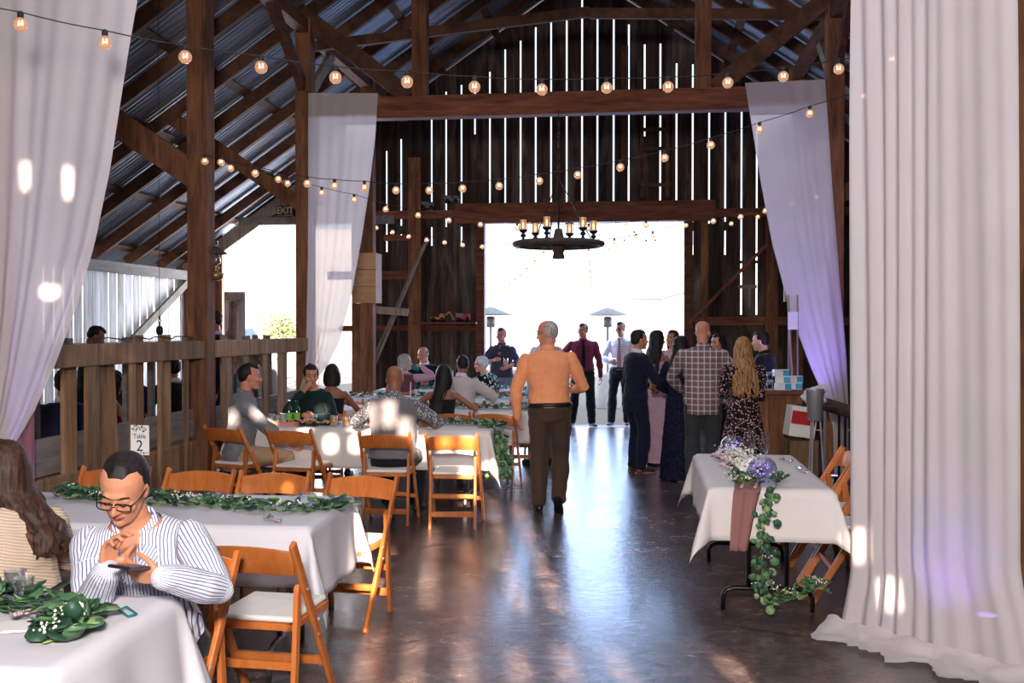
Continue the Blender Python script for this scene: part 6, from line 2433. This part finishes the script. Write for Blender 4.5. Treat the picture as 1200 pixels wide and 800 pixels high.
person('woman with long blonde hair in a dark floral dress at the bar', loc_of(872, 10.35), 10.38, 4, 1.60, head=(-20, 2, 0), female=True, w=1.18, skin='skin_fair', hair=('wavy', 'hair_blonde', .58), top=('dress', 'dress_floral', .45), sleeves='long', rh=(.12, .32, 1.0), lh=(-.12, .32, 1.0), rpole=(.3, -.4, -1), lpole=(-.3, -.4, -1))
person('barman in black with dark hair turned left behind the counter', loc_of(901, 12.1), 12.15, 70, 1.66, lean=6, head=(0, 6, 0), w=1.15, skin='skin_fair', hair=('short', 'hair_black'), top=('loose', 'suit_black'), bottom=('trousers', 'trousers_black'), rh=(.2, .36, 1.06), lh=(-.15, .36, 1.06))
person('guest glimpsed between the plaid shirt and the blonde woman', loc_of(843, 13.0), 13.0, 130, 1.62, head=(0, 4, 0), female=True, skin='skin_red', hair=('long', 'hair_black', .35), top=('loose', 'shirt_white'), bottom=('trousers', 'trousers_black'))
# beyond the railing
person('man in a dark suit looking down, standing beyond the railing at far left', at_y(102, 400, 10.9).x, 10.9, -60, 1.72, lean=6, head=(0, 28, 0), skin='skin_brown', hair=('quiff', 'hair_black'), top=('jacket', 'suit_black'), bottom=('trousers', 'suit_black'), rh=(.15, .35, 1.0), lh=(-.15, .35, 1.0))
person('seated guest in dark navy beside the edge of the left curtain', at_y(70, 480, 7.7).x, 7.75, 20, 1.75, sit=.46, lean=5, skin='skin_tan', hair=('short', 'hair_black'), top=('jacket', 'suit_navy'), bottom=('trousers', 'trousers_black'), rh=(.2, .35, .8), lh=(-.2, .35, .8))
person('woman in a wine pink dress seated behind the tapered board', at_y(118, 450, 9.1).x, 9.1, -30, 1.62, sit=.46, lean=10, head=(0, 10, 0), female=True, skin='skin_tan', hair=('bob', 'hair_black'), top=('dress', 'dress_wine'), sleeves='none', rh=(.2, .35, .8), lh=(-.2, .35, .8))
person('man in a dark navy suit behind the middle slats of the railing', at_y(157, 450, 10.3).x, 10.3, 160, 1.74, skin='skin_tan', sit=.46, hair=('short', 'hair_black'), top=('jacket', 'suit_navy'), bottom=('trousers', 'suit_navy'), rh=(.2, .35, .8), lh=(-.2, .35, .8))
person('seated man with white collar and dark jacket behind the slats left of the post', at_y(203, 450, 10.9).x, 10.9, 60, 1.74, sit=.46, head=(0, 0, 0), skin='skin_tan', hair=('short', 'hair_black'), top=('jacket', 'suit_black'), bottom=('trousers', 'suit_black'), rh=(.2, .35, .8), lh=(-.2, .35, .8))
person('tall man in a black jacket behind the railing beside the oil lamp', at_y(252, 400, 11.9).x, 11.9, 120, 1.92, w=1.2, skin='skin_red', hair=('short', 'hair_brown'), top=('jacket', 'suit_black'), bottom=('trousers', 'trousers_black'), rh=(.2, .35, 1.0))
person('guest in a teal shirt behind the second railing', at_y(284, 430, 13.2).x, 13.2, 90, 1.70, skin='skin_tan', hair=('short', 'hair_black'), top=('loose', 'shirt_teal'), bottom=('trousers', 'trousers_black'), sit=.5, rh=(.2, .35, .9))
person('guest in a pale blue grey shirt behind the second railing near the curtain post', at_y(308, 430, 14.3).x, 14.3, 160, 1.72, skin='skin_brown', hair=('short', 'hair_black'), top=('loose', 'suit_beige'), bottom=('trousers', 'denim_dark'), sit=.5, rh=(.2, .35, .9))
# ------------------------------------------------------------------ light
sun = bpy.data.lights.new('sun', 'SUN')
sun.energy = 38.0
sun.angle = R(.6)
sun.color = (1.0, .80, .62)
so = bpy.data.objects.new('sun', sun)
COL.objects.link(so)
dirv = V((-math.sin(SUN_AZ) * math.cos(SUN_EL), math.cos(SUN_AZ) * math.cos(SUN_EL), -math.sin(SUN_EL)))
so.rotation_euler = dirv.to_track_quat('-Z', 'Y').to_euler()

def area(name, loc, target, sx, sy, power, color):
    l = bpy.data.lights.new(name, 'AREA')
    l.shape = 'RECTANGLE'
    l.size, l.size_y = sx, sy
    l.energy = power
    l.color = color
    o = bpy.data.objects.new(name, l)
    COL.objects.link(o)
    o.location = loc
    o.rotation_euler = (V(target) - V(loc)).to_track_quat('-Z', 'Y').to_euler()
    return o
area('camera_flash', (-.1, -.5, 2.5), (-.8, 9, 2.0), .5, .4, 410, (1.0, .93, .88))
area('door_daylight', (-.95, 17.9, 1.9), (-.95, 9, .6), 3.2, 3.2, 290, (.36, .56, 1.0))
area('aisle_daylight', (-6.2, 17.9, 1.9), (-5.2, 10, .8), 2.4, 3.0, 420, (.8, .88, 1.0))
area('overhead_fill', (-.9, 8.2, 4.1), (-.9, 8.2, 0), 5.2, 11, 120, (.86, .88, 1.0))  # added fill lamp overhead, brightens table tops and floor; no fixture there
def spot(name, loc, target, power, color, ang, r=.05):
    l = bpy.data.lights.new(name, 'SPOT')
    l.energy = power
    l.color = color
    l.spot_size = R(ang)
    l.spot_blend = .8
    l.shadow_soft_size = r
    o = bpy.data.objects.new(name, l)
    COL.objects.link(o)
    o.location = loc
    o.rotation_euler = (V(target) - V(loc)).to_track_quat('-Z', 'Y').to_euler()
PUR = (.32, .22, 1.0)
def uplight(x, y, label, target, power):
    t = thing('uplight', label, 'uplight', (x, y, 0))
    MB().lathe([(.07, 0), (.075, .02), (.07, .12), (.06, .14)], n=18).build('housing', 'black_plastic', t, True)
    MB().lathe([(.058, .141), (.05, .142), (.001, .142)], n=18, cap=False).build('lens', 'fairy_light', t, True)
    spot('uplight_beam', (x, y, .17), target, power, PUR, 60)
uplight(1.85, 5.75, 'purple uplight glowing behind the tall right curtain', (1.5, 5.35, .55), 24)
uplight(2.0, 11.0, 'purple uplight under the curtain beside the bar', (1.72, 11.9, 1.9), 190)
uplight(-3.6, 6.95, 'purple uplight behind the far left curtain', (-3.7, 6.05, 1.2), 100)

w = bpy.data.worlds.new('sky')
scene.world = w
w.use_nodes = True
bg = w.node_tree.nodes['Background']
bg.inputs[0].default_value = (.72, .84, 1.0, 1)
bg.inputs[1].default_value = 2.0

cam = bpy.data.cameras.new('camera')
cam.sensor_width = 36
cam.lens = 36
cam.clip_start = .05
cam.clip_end = 400
co = bpy.data.objects.new('camera', cam)
COL.objects.link(co)
co.location = (0, 0, CAMH)
co.rotation_euler = (R(90) + PITCH, 0, YAW)
scene.camera = co
vs = scene.view_settings
vs.view_transform = 'Standard'
vs.look = 'None'
vs.gamma = 1
vs.exposure = 0.0
vs.use_curve_mapping = False
